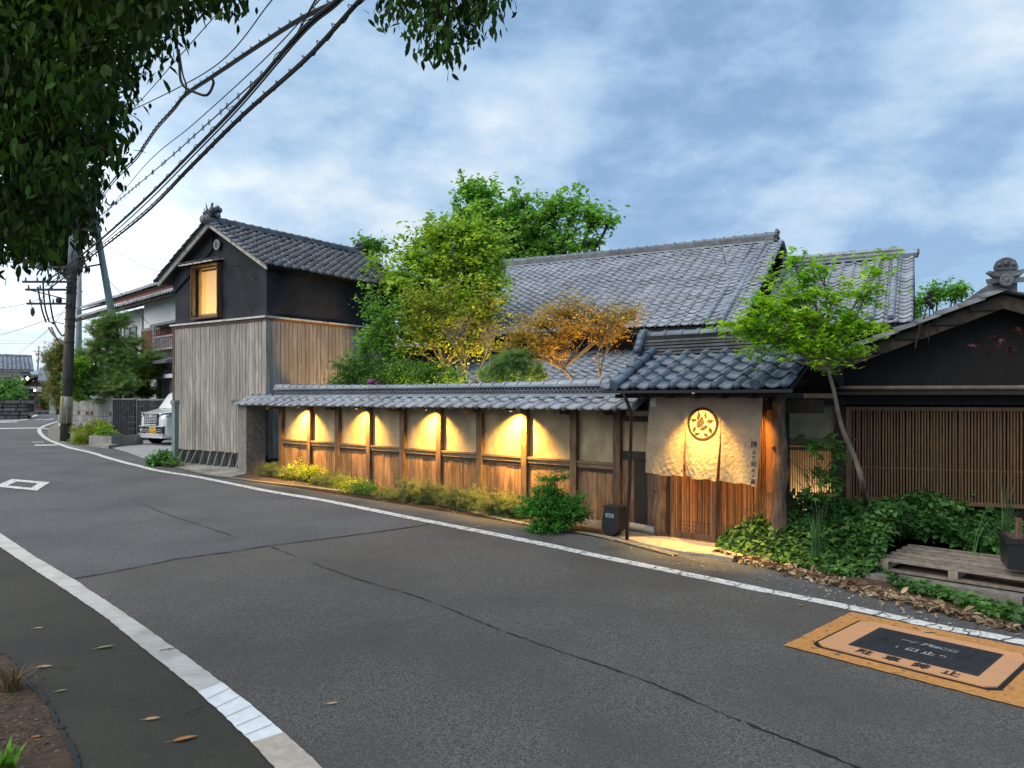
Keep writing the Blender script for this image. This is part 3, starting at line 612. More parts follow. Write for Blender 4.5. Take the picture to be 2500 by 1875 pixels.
# black lamp box beside the downpipe
bx=thing('floodlight_box','black boxy floodlight with pale label standing beside the downpipe','floodlight',tuple(GW@Vector((8.28,-.50,-.1)))[:2]+(-.115,),DW)
MB().prism([(-.13,.08),(-.12,.20),(-.08,.36),(.12,.36),(.13,.34),(.13,.10),(.04,.0),(-.06,.02)],-.08,.10).ob('housing',m_metal,bx)
box('label',mat('label_pale',(.30,.36,.38),rough=.4),bx,-.065,.055,-.0825,-.0815,.23,.28)
for k in range(3): box('label_line',m_ink,bx,-.05,.03+.008*k,-.084,-.083,.238+k*.013,.243+k*.013)
box('cap_lip',m_metal,bx,-.10,.13,-.095,.11,.355,.375)
# ------------------------------------------------------------------ building on the right
RO=(4.256,9.4); D2=(.9225,-.386)
rb=thing('lattice_house','black gabled wooden house with long tan lattice screen behind ivy','house',(RO[0],RO[1],0),D2)
rz=lambda t:2.82-abs(t-1.64)*.405
MB().prism([(-.1,1.72),(3.4,1.72),(3.4,rz(3.4)),(1.64,rz(1.64)),(-.1,rz(-.1))],0,.12).ob('gable_wall',m_black,rb)
box('wall',m_black,rb,-.02,3.4,.14,.26,-.3,1.72); box('wall',m_black,rb,3.28,3.4,.26,4,-.3,2.0); 
box('head_beam',m_black,rb,-.1,3.4,-.05,.13,1.56,1.70)
MB().tube([(-.12,-.24,1.765),(1.6,-.24,1.76),(3.5,-.24,1.765)],.028,9).ob('pole_rail',mat('pole_rail_wood',(.20,.15,.12),(.11,.08,.065),scale=5,rough=.7),rb,True); box('ledge_beam',m_dark,rb,-.14,3.5,-.26,.0,1.68,1.72)
lt=MB().box(0,.05,-.02,.03,.345,1.53).box(3.1,3.15,-.02,.03,.345,1.53).box(.05,3.1,-.02,.03,1.485,1.53).box(.05,3.1,-.03,.04,.345,.39).ob('lattice_screen',m_slat,rb)
sm=MB().box(-.0085,.0085,-.012,.010,.39,1.485).mesh('slat',m_slat)
n=92
for k in range(n): link('slat',sm,lt,(.062+k*(3.04)/n+random.uniform(-.002,.002),random.uniform(-.002,.002),0),(0,random.uniform(-.0025,.0025),0))
box('crossrail',m_slat,lt,.05,3.1,.012,.022,.76,.775)
box('sill_gap',m_black,rb,0,3.2,.02,.12,-.2,.30)
# small bay with lattice door between gatehouse and house
box('post',m_dark,rb,-.13,-.01,-.03,.12,-.2,1.72); box('post',m_dark,rb,-.84,-.785,-.02,.12,-.2,1.72)
box('plaster_panel',m_plast,rb,-.78,-.135,.02,.08,1.11,1.55); box('rail',m_rail,rb,-.78,-.135,-.02,.08,1.02,1.108); box('lintel',m_dark,rb,-.9,-.0,-.1,.1,1.552,1.64)
sd=MB().box(-.76,-.735,0,.03,-.15,1.0).box(-.16,-.135,0,.03,-.15,1.0).box(-.735,-.16,0,.03,.96,1.0).box(-.735,-.16,0,.03,-.15,-.1).ob('lattice_door',m_brown,rb)
s2=MB().box(-.007,.007,.0,.02,-.1,.96).mesh('slat',m_door)
for k in range(20): link('slat',s2,sd,(-.722+k*.0292,0,0))
box('crossbar',m_door,sd,-.73,-.165,.021,.028,.40,.415)
box('light_catch_panel',mat('pale_light_catcher',(.7,.62,.48),rough=.9),rb,-1.4,.1,.95,1.0,-.2,1.2)  # added pale panel that catches the passage light behind the slats
box('inner_ceiling',m_dark,rb,-.9,0,.13,.95,1.15,1.2); box('inner_side',m_dark,rb,-.95,-.88,.1,.95,-.2,1.7)
bpy.context.view_layer.update(); RW=rb.matrix_world.copy()
point('passage_lamp',RW@Vector((-.40,.62,.10)),7,(1,.66,.28),.05)
o=MB().tube([(0,0,-.2),(0,0,.0)],.03,8).tube([(0,0,0),(0,0,.10)],.045,10).ob('garden_lamp',m_metal,None,loc=RW@Vector((-.40,.78,.0))); tag(o,'small garden lamp glowing behind the narrow lattice door','garden lamp')
sdw=MB().slab([tuple((RW.inverted()@Vector((x,y,0))).xy) for x,y in ((3.16,8.50),(3.20,8.50),(3.60,9.85),(3.56,9.85))],-.2,1.75).ob('side_wall',m_black,rb)
box('under_eave_board',m_brown,rb,-.9,-.1,-.2,.3,1.80,1.83)
# roof
ra=math.atan(.405); rl_=2.75/math.cos(ra)
rr=MB().prism([(-.95,rz(-.95)-.03),(1.64,rz(1.64)-.03),(4.2,rz(4.2)-.03),(4.2,rz(4.2)+.02),(1.64,rz(1.64)+.02),(-.95,rz(-.95)+.02)],-.30,4.5).ob('roof',m_brown,rb)
MB().prism([(-.9,rz(-.9)-.13),(1.64,rz(1.64)-.15),(4.2,rz(4.2)-.13),(4.2,rz(4.2)+.01),(1.64,rz(1.64)+.01),(-.9,rz(-.9)+.01)],-.345,-.302).ob('bargeboard',mat('dark_barge',(.075,.055,.04),(.03,.022,.017),scale=8,rough=.8,bump=.4),rb)
c_,s_=math.cos(ra),math.sin(ra)
tile_roof(rr,smat((-1.0,4.4,rz(-1.0)+.02),(0,-1,0),(c_,0,s_)),4.85,2.64/c_,.26,.23,m_tilek,250,h=.045,ends=True,root=rb,jit=.012)
tile_roof(rr,smat((4.25,-.45,rz(4.25)+.02),(0,1,0),(-c_,0,s_)),4.85,2.6/c_,.26,.23,m_tilek,0,h=.045,root=rb)
box('ridge_course',m_tilek,rr,1.52,1.76,-.40,4.4,rz(1.64)+.03,rz(1.64)+.13); round_row(rr,(1.64,-.40,rz(1.64)+.13),(1.64,4.4,rz(1.64)+.13),.08,.25,m_tilek)
for k in range(6): # uneven bedding under the verge tiles
    t=-.6+k*.38; box('verge_batten',m_dark,rr,t,t+.3,-.37,-.33,rz(t)-.03,rz(t+.0)+.05)
onigawara(rr,m_tilek,(1.64,-.44,rz(1.64)+.24),.20,(0,-1,0),True)
# twig bundle tied on the verge
p=RW@Vector((.86,-.42,rz(.86)+.02))
mb=MB()
for a,b in (((-.10,0,-.15),(.0,0,.20)),((.02,0,-.22),(.03,0,.22)),((.12,0,-.10),(.05,0,.25)),((.0,0,.18),(.12,0,.42)),((-.08,.0,.0),(-.14,0,-.30))): mb.tube([a,b],.007,5)
for k in range(9): mb.blob((random.uniform(-.03,.09),random.uniform(-.03,.03),.18+.022*k),(.03,.03,.022),6,4,.5)
o=mb.ob('twig_bundle',m_dark,None,loc=p); tag(o,'dried twig bundle tied upright to the dark verge tiles','twig bundle')
# ------------------------------------------------------------------ storehouse
KO=(-8.31,18.2); DK=(.8217,-.57)
ks=thing('storehouse','two storey storehouse, black plaster above grey cedar boards, with a lit window','storehouse',(KO[0],KO[1],0),DK)
kz=lambda t:5.62-abs(t-1.78)*.56
KWD=3.56; KL=4.0
gwb=MB()
gwb.prism([(0,3.43),(.88,3.43),(.88,kz(.88)),(0,kz(0))],0,.14).prism([(1.90,3.43),(KWD,3.43),(KWD,kz(KWD)),(1.90,kz(1.9))],0,.14)
gwb.prism([(.88,3.43),(1.90,3.43),(1.90,3.55),(.88,3.55)],0,.14).prism([(.88,4.74),(1.90,4.74),(1.90,kz(1.9)),(1.78,kz(1.78)),(.88,kz(.88))],0,.14)
gwb.ob('plaster_gable',m_kplast,ks)
box('plaster_wall',m_kplast,ks,KWD-.14,KWD-.001,.14,KL,3.43,kz(KWD)); box('plaster_wall',m_kplast,ks,.001,.14,.14,KL,3.43,kz(0)); 
MB().prism([(0,3.43),(KWD,3.43),(KWD,kz(KWD)),(1.78,kz(1.78)),(0,kz(0))],KL-.14,KL).ob('plaster_gable',m_kplast,ks)
box('core_wall',m_kplast,ks,.02,KWD-.02,.03,KL-.02,.0,3.40)
# stepped moulding under the left verge
MB().prism([(-.02,kz(0)-.42),(1.55,kz(1.55)-.42),(1.62,kz(1.62)-.36),(1.62,kz(1.62)-.02),(-.02,kz(0)-.02)],-.05,-.001).ob('verge_moulding',m_kplast,ks)
nb=31; wb=KWD/nb
for k in range(nb): box('board',m_kwood,ks,k*wb+.006,(k+1)*wb-.006,-.040+random.uniform(-.005,.003),-.01,.39+random.uniform(-.006,.006),3.375)
box('board_backing',m_slab,ks,0,KWD+.01,-.01,.029,.40,3.40); box('board_backing',m_slab,ks,KWD-.019,KWD+.01,.03,KL,.40,3.40)
nb=35; wb=KL/nb
for k in range(nb): box('board',m_kwood,ks,KWD+.011,KWD+.040+random.uniform(-.003,.005),k*wb+.006,(k+1)*wb-.006,.3,3.375)
box('corner_board',m_kwood,ks,KWD-.05,KWD+.052,-.052,.05,.38,3.38); box('corner_board',m_brown,ks,-.05,.035,-.05,.04,.38,3.38)
box('belt_rail',m_bwood,ks,-.10,KWD+.09,-.10,.0,3.395,3.435); box('belt_rail',m_bwood,ks,KWD,KWD+.09,.0,KL+.05,3.395,3.435); box('belt_batten',m_brown,ks,-.06,KWD+.06,-.06,-.041,3.33,3.394); box('belt_batten',mat('rusty_timber',(.26,.12,.06),rough=.8),ks,KWD+.042,KWD+.06,.0,KL,3.34,3.394)
box('foundation',mat('foundation_dark',(.06,.065,.068),(.035,.038,.04),scale=6,rough=.9),ks,.03,KWD,.0,KL,-.1,.39)
for k in range(12):
    t=.08+k*.285; le=(.10,.06,.04,.09,-.02,-.03,0,0,0,0,0,0)[k]
    MB().add([(t,-.03,.385),(t+.03,-.03,.385),(t+.03-le,-.16,.05),(t-le,-.16,.05),(t,-.0,.385),(t+.03,-.0,.385),(t+.03-le,-.0,.05),(t-le,-.0,.05)],[(0,1,2,3),(4,7,6,5),(0,3,7,4),(1,5,6,2),(0,4,5,1),(3,2,6,7)]).ob('prop_slab',m_conc,ks)
# window
wn=MB().box(.85,.875,-.13,.10,3.50,4.78).box(1.905,1.935,-.13,.10,3.50,4.78).box(.876,1.904,-.13,.10,3.50,3.548).box(.876,1.904,-.13,.10,4.742,4.78).ob('window',mat('window_wood',(.14,.085,.045),(.08,.05,.03),scale=5,stretch=(6,6,1),rough=.6),ks)
m_room=mat('room_plaster_warm',(.66,.54,.32),(.60,.48,.28),rough=.9)
m_win=mat('window_wood_inner',(.42,.26,.10),rough=.6)
MB().box(.90,.95,.05,.09,3.58,4.70).box(1.85,1.90,.05,.09,3.58,4.70).box(.95,1.85,.05,.09,3.58,3.63).box(.95,1.85,.05,.09,4.64,4.70).box(1.02,1.05,.02,.048,3.58,4.70).ob('sash',m_win,wn)
gm=bpy.data.materials.new('window_glass'); gm.use_nodes=True; t_=gm.node_tree; t_.nodes.clear()
a=t_.nodes.new('ShaderNodeBsdfTransparent'); b=t_.nodes.new('ShaderNodeBsdfGlossy'); b.inputs['Roughness'].default_value=.03; c=t_.nodes.new('ShaderNodeMixShader'); f=t_.nodes.new('ShaderNodeFresnel'); f.inputs[0].default_value=1.7; o_=t_.nodes.new('ShaderNodeOutputMaterial')
c.inputs[0].default_value=.10; t_.links.new(a.outputs[0],c.inputs[1]); t_.links.new(b.outputs[0],c.inputs[2]); t_.links.new(c.outputs[0],o_.inputs[0])
box('pane',gm,wn,.95,1.85,.064,.070,3.63,4.64)
mb=MB()
x0,x1,y0,y1,z0,z1=.60,2.5,.15,1.25,3.45,4.9
mb.add([(x0,y1,z0),(x1,y1,z0),(x1,y1,z1),(x0,y1,z1),(x0,y0,z0),(x1,y0,z0),(x1,y0,z1),(x0,y0,z1)],[(0,1,2,3),(0,4,5,1),(3,2,6,7),(0,3,7,4),(1,5,6,2)]); mb.ob('room_lining',m_room,ks)
bpy.context.view_layer.update(); KW=ks.matrix_world.copy()
point('room_lamp',KW@Vector((1.62,.60,3.80)),20,(1,.76,.40),.08)
o=MB().box(-.13,.13,-.13,.13,0,.28).ob('pane_glow_box',mat('pane_glow_box',(.9,.8,.6),emit=((1,.78,.42),3)),None,loc=KW@Vector((1.35,.95,3.62)),rot=(0,0,math.atan2(DK[1],DK[0]))); tag(o,'square glowing box added for the bright reflection in the upper storehouse window','glow box')  # added glowing box, stands in for a bright reflection in the pane
MB().add([(.62,-.30,4.80),(1.98,-.30,4.80),(2.0,.0,4.88),(.60,.0,4.88),(.62,-.30,4.775),(1.98,-.30,4.775),(2.0,.0,4.85),(.60,.0,4.85)],[(0,1,2,3),(7,6,5,4),(0,4,5,1),(0,3,7,4),(1,5,6,2)]).ob('window_canopy',m_bwood,ks)
mb=MB()
for k in range(5): mb.tube([(.70+k*.28,-.31,4.815),(.70+k*.28,-.02,4.895)],.035,7)
mb.ob('canopy_roll',m_tilek,ks)
MB().tube([(1.83,-.055,5.19),(1.83,-.085,5.19)],.115,20).ob('wall_crest',mat('crest_white',(.62,.66,.68),rough=.6),ks)
mb=MB()
for k in range(6):
    mb.T=Matrix.Translation((1.83,-.087,5.19))@Matrix.Rotation(k*math.pi/3+.2,4,'Y'); mb.box(.02,.075,-.004,.001,-.012,.02)
mb.T=None
for k in range(24):
    a=2*math.pi*k/24; b=2*math.pi*(k+1)/24; mb.add([(1.83+.085*math.cos(a),-.088,5.19+.085*math.sin(a)),(1.83+.097*math.cos(a),-.088,5.19+.097*math.sin(a)),(1.83+.097*math.cos(b),-.088,5.19+.097*math.sin(b)),(1.83+.085*math.cos(b),-.088,5.19+.085*math.sin(b))],[(0,1,2,3)])
mb.ob('crest_mark',m_ink,ks)
for (t,z,l) in ((2.60,4.62,.22),(3.20,4.30,.10)): MB().tube([(t,-.005,z),(t,-.10,z-.01),(t+l*.5,-.12,z-.09)],.008,5).ob('wall_hook',m_metal,ks)
# roof
ka=math.atan(.56); kc,ksn=math.cos(ka),math.sin(ka)
kr=MB().prism([(-.31,kz(-.31)+.0),(1.78,kz(1.78)),(3.87,kz(3.87)),(3.87,kz(3.87)+.05),(1.78,kz(1.78)+.07),(-.31,kz(-.31)+.05)],-.22,4.38).ob('roof',m_dark,ks)
MB().prism([(-.33,kz(-.33)-.05),(1.78,kz(1.78)-.04),(3.89,kz(3.89)-.05),(3.87,kz(3.87)+.07),(1.78,kz(1.78)+.10),(-.31,kz(-.31)+.07)],-.262,-.222).ob('bargeboard',m_bwood,ks)
tile_roof(kr,smat((3.93,-.36,kz(3.93)+.06),(0,1,0),(-kc,0,ksn)),4.85,2.12/kc,.243,.205,m_tilek,250,h=.04,root=ks,jit=.012)
tile_roof(kr,smat((-.37,4.49,kz(-.37)+.06),(0,-1,0),(kc,0,ksn)),4.85,2.12/kc,.243,.205,m_tilek,0,h=.04,root=ks,jit=.012)
box('ridge_course',m_tilek,kr,1.67,1.89,-.30,4.42,kz(1.78)+.07,kz(1.78)+.16); round_row(kr,(1.78,-.30,kz(1.78)+.15),(1.78,4.42,kz(1.78)+.15),.075,.24,m_tilek)
mb=MB()
random.seed(5)
for k in range(26): mb.blob((1.78+random.uniform(-.17,.17),-.2+random.uniform(-.14,.22),kz(1.78)+.20+random.uniform(-.05,.26)),(random.uniform(.03,.075),random.uniform(.03,.07),random.uniform(.03,.08)),7,4,.5)
for dx,dz in ((-.24,.22),(-.12,.40),(.10,.38),(.16,.26),(-.2,.3)): mb.tube([(1.78+dx*.4,-.22,kz(1.78)+.2),(1.78+dx,-.24,kz(1.78)+.12+dz)],[.05,.006],6)
mb.tube([(1.78,-.42,kz(1.78)+.10),(1.78,-.2,kz(1.78)+.12)],.09,12)
mb.ob('ridge_end_ornament',m_tilek,ks,True)
mb=MB()
for k in range(9): mb.blob((1.78+random.uniform(-.05,.05),4.40+random.uniform(-.12,.1),kz(1.78)+.24+random.uniform(-.05,.14)),random.uniform(.04,.075),7,4,.4)
mb.tube(smooth_path([(1.78,4.3,6.0-.1),(1.78,4.46,6.02),(1.78,4.55,5.98),(1.78,4.56,5.9)],3),.03,6)
mb.ob('ridge_end_ornament',m_tilek,ks,True)
random.seed(21)
# grey post and brown pipe at the storehouse's left corner
p=G(424.5,1113); o=MB().box(-.065,.065,-.05,.05,0,1.55).box(-.085,.085,-.07,.07,1.45,1.55).ob('gate_post',mat('painted_steel_grey_green',(.20,.25,.24),rough=.6),None,loc=(-7.95,17.40,.03),rot=(0,0,-.6)); tag(o,'grey green square gate post at the storehouse corner beside the van','post')
# small round stone against the pier
o=MB().blob((0,0,.12),(.10,.10,.17),10,7,.1).ob('guard_stone',m_conc,None,True,loc=G(598,1143)); tag(o,'rounded grey guard stone at the foot of the mortar pier','stone')
# ------------------------------------------------------------------ main house
HO=(2.93,17.0); DH=(.8748,-.4845)
mh=thing('main_house','large old house with broad silver grey tiled roof behind the garden','house',(HO[0],HO[1],0),DH)
hs=.512; hz=lambda n:3.227+n*hs; ha=math.atan(hs); hc_,hsn=math.cos(ha),math.sin(ha)
m_hwall=mat('house_wall_brown',(.10,.075,.055),(.05,.038,.028),scale=3,rough=.9)
MB().prism([(-6.1,0),(1.9,0),(1.9,3.6),(-6.1,3.6)],.9,1.05).ob('wall',m_hwall,mh)
for t0 in (-6.1,1.78): 
    mb=MB(); mb.add([(t0,.9,0),(t0,10.0,0),(t0,10.0,hz(.8)),(t0,5.4,hz(5.3)),(t0,.9,hz(.8)),(t0+.12,.9,0),(t0+.12,10.0,0),(t0+.12,10.0,hz(.8)),(t0+.12,5.4,hz(5.3)),(t0+.12,.9,hz(.8))],[(0,1,2,3,4),(9,8,7,6,5),(0,5,6,1),(1,6,7,2),(2,7,8,3),(3,8,9,4),(4,9,5,0)]); mb.ob('gable_wall',m_hwall,mh)
hr=MB(); hr.add([(-6.8,0,hz(0)),(2.3,0,hz(0)),(2.3,5.4,hz(5.4)),(-6.8,5.4,hz(5.4)),(2.3,10.8,hz(0)),(-6.8,10.8,hz(0))]+[(-6.8,0,hz(0)-.1),(2.3,0,hz(0)-.1),(2.3,5.4,hz(5.4)-.1),(-6.8,5.4,hz(5.4)-.1),(2.3,10.8,hz(0)-.1),(-6.8,10.8,hz(0)-.1)],[(0,1,2,3),(3,2,4,5),(9,8,7,6),(11,10,8,9),(0,6,7,1),(1,7,8,2),(2,8,10,4),(3,9,6,0),(5,11,9,3),(4,10,11,5)])
hr=hr.ob('roof',m_slab,mh)
tile_roof(hr,smat((-6.85,-.05,hz(0)+.02),(1,0,0),(0,hc_,hsn)),9.2,5.35/hc_,.268,.238,m_tile,180,root=mh)
tile_roof(hr,smat((2.35,10.85,hz(0)+.02),(-1,0,0),(0,-hc_,hsn)),9.2,5.35/hc_,.268,.5,m_tile,0,root=mh)
for i,(za,wa,m_) in enumerate(((.02,.20,m_tile),(.085,.15,m_tilek),(.135,.14,m_tilek),(.185,.13,m_tilek))): box('ridge_course',m_,hr,-6.6,2.1,5.4-wa,5.4+wa,hz(5.4)+za-.02,hz(5.4)+za+.028)
round_row(hr,(-6.62,5.4,hz(5.4)+.20),(2.12,5.4,hz(5.4)+.20),.115,.29,m_tiled); 
onigawara(hr,m_tilek,(-6.66,5.4,hz(5.4)+.16),.26,(-1,0,0),False); onigawara(hr,m_tilek,(2.16,5.4,hz(5.4)+.16),.26,(1,0,0),False)
for t in (1.50,1.85,-6.2,-6.55): round_row(hr,(t,.0,hz(0)+.09),(t,5.2,hz(5.2)+.09),.075,.24,m_tile,'verge_roll')
# lower front roof of the house
lo=MB(); lz=lambda n:2.78+(n-.9)*.37
lo.add([(-5.2,-1.25,lz(-1.25)),(1.6,-1.25,lz(-1.25)),(1.6,.9,lz(.9)),(-5.2,.9,lz(.9)),(-5.2,-1.25,lz(-1.25)-.08),(1.6,-1.25,lz(-1.25)-.08),(1.6,.9,lz(.9)-.08),(-5.2,.9,lz(.9)-.08)],[(0,1,2,3),(7,6,5,4),(0,4,5,1),(0,3,7,4),(1,5,6,2)])
lo=lo.ob('lower_roof',m_slab,mh); la=math.atan(.37)
tile_roof(lo,smat((-5.2,-1.3,lz(-1.3)+.02),(1,0,0),(0,math.cos(la),math.sin(la))),6.8,2.2/math.cos(la),.268,.238,m_tile,110,root=mh)
box('lower_wall',m_hwall,mh,-5.0,1.4,-.7,-.6,0,2.25)
ax=thing('house_annex','smaller tiled roof wing joined to the right end of the main house','house wing',(HO[0],HO[1],0),DH)
az=lambda n:3.23+(n-1.42)*hs
ar=MB(); ar.add([(2.3,1.42,az(1.42)),(5.5,1.42,az(1.42)),(5.5,5.4,az(5.4)),(2.3,5.4,az(5.4)),(5.5,9.4,az(1.42)),(2.3,9.4,az(1.42))]+[(2.3,1.42,az(1.42)-.1),(5.5,1.42,az(1.42)-.1),(5.5,5.4,az(5.4)-.1),(2.3,5.4,az(5.4)-.1),(5.5,9.4,az(1.42)-.1),(2.3,9.4,az(1.42)-.1)],[(0,1,2,3),(3,2,4,5),(9,8,7,6),(11,10,8,9),(0,6,7,1),(1,7,8,2),(2,8,10,4),(3,9,6,0),(5,11,9,3),(4,10,11,5)])
ar=ar.ob('roof',m_slab,ax)
tile_roof(ar,smat((2.32,1.38,az(1.38)+.02),(1,0,0),(0,hc_,hsn)),3.22,3.95/hc_,.268,.238,m_tile,240,root=ax)
tile_roof(ar,smat((5.54,9.44,az(1.38)+.02),(-1,0,0),(0,-hc_,hsn)),3.22,3.95/hc_,.268,.5,m_tile,0,root=ax)
for i,(za,wa,m_) in enumerate(((.02,.20,m_tile),(.085,.15,m_tilek),(.135,.14,m_tile),(.185,.13,m_tilek))): box('ridge_course',m_,ar,2.32,5.25,5.4-wa,5.4+wa,az(5.4)+za-.02,az(5.4)+za+.028)
round_row(ar,(2.32,5.4,az(5.4)+.21),(5.28,5.4,az(5.4)+.21),.09,.29,m_tile); box('ridge_course',m_tilek,ar,5.26,5.62,5.3,5.5,az(5.4),az(5.4)+.10)
onigawara(ar,m_tilek,(5.62,5.4,az(5.4)+.10),.14,(1,0,0),False)
for t in (4.72,5.12): round_row(ar,(t,1.45,az(1.45)+.09),(t,5.2,az(5.2)+.09),.075,.24,m_tile,'verge_roll')
box('wall',m_hwall,ax,2.4,5.2,2.3,2.42,0,3.6)
mb=MB(); t0=5.15; mb.add([(t0,2.3,0),(t0,8.6,0),(t0,8.6,az(2.1)),(t0,5.4,az(5.3)),(t0,2.3,az(2.1)),(t0+.1,2.3,0),(t0+.1,8.6,0),(t0+.1,8.6,az(2.1)),(t0+.1,5.4,az(5.3)),(t0+.1,2.3,az(2.1))],[(0,1,2,3,4),(9,8,7,6,5),(0,5,6,1),(1,6,7,2),(2,7,8,3),(3,8,9,4),(4,9,5,0)]); mb.ob('gable_wall',m_hwall,ax)
# thin lightning wire on the roof
o=MB().tube([W(1757,581,21.0),W(1775,660,19.4),W(1785,740,17.8)],.010,4).ob('aerial_wire',m_metal); tag(o,'thin dark wire lying down the main house roof','wire')
bpy.context.view_layer.update()
fn=thing('garden_board_fence','dark vertical board fence deep in the garden beside the storehouse','fence',(-5.6,21.2,0),(.97,.25))
for k in range(24): box('board',m_hwall,fn,k*.19,k*.19+.185,random.uniform(-.01,.01),.03,-.1,3.1)
box('cap_rail',m_tilek,fn,-.05,4.6,-.08,.1,3.1,3.16)
# small slate roof corner peeping out beside the storehouse
sr=MB(); 
o=MB().add([W(815,868,19.5),W(880,905,18.5),W(872,935,18.3),W(822,935,18.8),W(815,868,20.5),W(900,905,19.5)],[(0,1,2,3),(0,4,5,1)]).ob('shed_roof',m_tilek); tag(o,'dark little shed roof behind the shrubs beside the storehouse','shed roof')
# ------------------------------------------------------------------ block wall, planters, driveway side
m_block=mat('concrete_block_pale',(.34,.335,.325),(.20,.195,.19),scale=5,stretch=(1,1,.5),rough=.95,bump=.4,bscale=60,rand=.12,big=((.17,.165,.155),2.2,.52,.72,(1,1,.35)))
m_blockd=mat('ribbed_block_dark',(.085,.088,.095),(.05,.052,.058),scale=6,rough=.95,bump=.4,rand=.12)
bA=G(274.6,1074); dB=Vector((-.77,.638,0)).normalized()
bw=thing('block_wall','pale grey concrete block wall with square openwork blocks below the pine','wall',tuple(bA),(-dB.x,-dB.y))
# local x runs from far-left (negative) to the corner at 0
bme=MB().box(0,.392,0,.12,0,.188).mesh('block',m_block)
for r in range(7):
    for c in range(9):
        if r==4 and c in (1,3,4,8): continue
        link('block',bme,bw,(-3.6+c*.4+.004,random.uniform(-.003,.003),.02+r*.2))
for c in (1,3,4,8):
    x=-3.6+c*.4; MB().box(x+.004,x+.07,0,.12,.82,1.008).box(x+.33,x+.396,0,.12,.82,1.008).box(x+.07,x+.33,0,.12,.82,.85).box(x+.07,x+.33,0,.12,.975,1.008).box(x+.19,x+.21,0,.1,.85,.975).box(x+.07,x+.33,.02,.1,.905,.92).ob('openwork_block',m_block,bw)
    box('opening_back',m_slab,bw,x+.07,x+.33,.105,.12,.85,.975)
box('coping',m_block,bw,-3.62,.02,-.02,.14,1.42,1.47); box('footing',m_conc,bw,-3.62,.0,-.01,.13,-.3,.02); box('mortar_core',m_blockd,bw,-3.6,-.0,.02,.10,.0,1.42) if 0 else None
bd=thing('ribbed_block_wall','dark ribbed block wall with a gap beside the parked van','wall',tuple(bA),(1,-.12))
def ribwall(x0,x1,y0,y1,n,top):
    nrow=7
    for r in range(nrow):
        mb=MB(); 
        for k in range(n):
            xa=x0+(x1-x0)*k/n; xb=x0+(x1-x0)*(k+1)/n
            mb.box(xa+.003,xb-.003,y0,y1,r*top/nrow+.004,(r+1)*top/nrow-.004)
            for q in range(5): w_=(xb-xa)/5; mb.box(xa+q*w_+.008,xa+q*w_+w_*.6,y0-.018,y0,r*top/nrow+.006,(r+1)*top/nrow-.006)
        mb.ob('block_course',m_blockd,bd)
    box('coping',m_block,bd,x0-.01,x1+.01,y0-.02,y1,top,top+.05)
ribwall(.01,.86,0,.12,2,1.42)
ribwall(1.0,2.05,-.1,.02,3,1.40); box('gap_back',m_slab,bd,.86,1.0,.6,.65,-.1,1.4)
box('pier_face',m_block,bd,.985,1.0,-.12,.02,0,1.42)
def plantbox(name,px0,px1,py,h,label):
    a=G(px0,py); b=G(px1,py+2); d=(b-a); t=thing(name,label,'planter',tuple(a),(d.x,d.y)); L=d.length
    box('wall_panel',m_conc,t,0,L,0,.08,-.05,h); box('end_panel',m_conc,t,0,.08,.08,1.2,-.05,h); box('end_panel',m_conc,t,L-.08,L,.08,1.2,-.05,h); box('soil',m_soil,t,.08,L-.08,.08,1.2,-.05,h-.05); return t
plantbox('planter','x','x',1,1,'x') if 0 else None
plantbox('planter',172,207,1082,.36,'low concrete planter beside the dark utility pole'); plantbox('planter',217,272,1090,.34,'low concrete planter by the driveway slab in front of block wall')
# pale panel + green band left of the block wall
o=thing('low_panel_wall','low pale wall panel with green lower part behind the utility pole','wall',tuple(G(176,1062)),(1,.2)); box('panel',mat('pale_panel',(.55,.54,.54),rough=.8),o,0,2.0,0,.1,.78,1.45); box('panel_lower',mat('green_panel',(.22,.36,.32),rough=.8),o,0,2.0,0,.1,-.1,.74); box('band',mat('green_band',(.03,.16,.11),rough=.5),o,0,2.0,-.02,.1,.74,.78)
o=thing('white_board_fence','narrow white board standing upright behind the utility pole','fence panel',tuple(G(143,1040)),(1,-.3)); box('panel',m_paintnew,o,0,.5,0,.05,0,1.7)
# ------------------------------------------------------------------ utility poles
m_pole=mat('pole_concrete_dark',(.085,.075,.068),(.045,.04,.036),scale=3,stretch=(3,3,.6),rough=.8,bump=.3)
m_polel=mat('pole_concrete_grey',(.26,.29,.30),(.19,.21,.22),scale=3,rough=.8)
m_yel=mat('yellow_black_guard',(.42,.36,.14),rough=.6)
pb=Vector((-15.45,25.5,.13))
up=thing('utility_pole','tall dark utility pole with yellow striped guard, crossarms and street lamp','utility pole',tuple(pb))
MB().tube([(0,0,0),(.12,0,3),(.25,0,6.0),(.38,0,10.0)],[.175,.16,.15,.125],14).ob('shaft',m_pole,up,True)
MB().tube([(.255,0,6.02),(.30,0,7.2)],[.155,.15],14).ob('sleeve',m_polel,up,True)
gd=MB().tube([(.015,0,.62),(.06,0,1.55)],[.186,.18],14).ob('guard',m_conc,up,True)
for k in range(7):
    a=k*2*math.pi/7; MB().tube([(.015+.19*math.cos(a),.19*math.sin(a),.64),(.06+.184*math.cos(a),.184*math.sin(a),1.53)],.022,4).ob('guard_strip',m_yel,gd)
for z in (.62,1.55,1.1,2.1,3.4,3.95,4.2,4.6,5.1,5.3,5.6,5.8): MB().tube([(.04*z,0,z),(.04*z,0,z+.035)],.178,14).ob('band',m_metal,up)
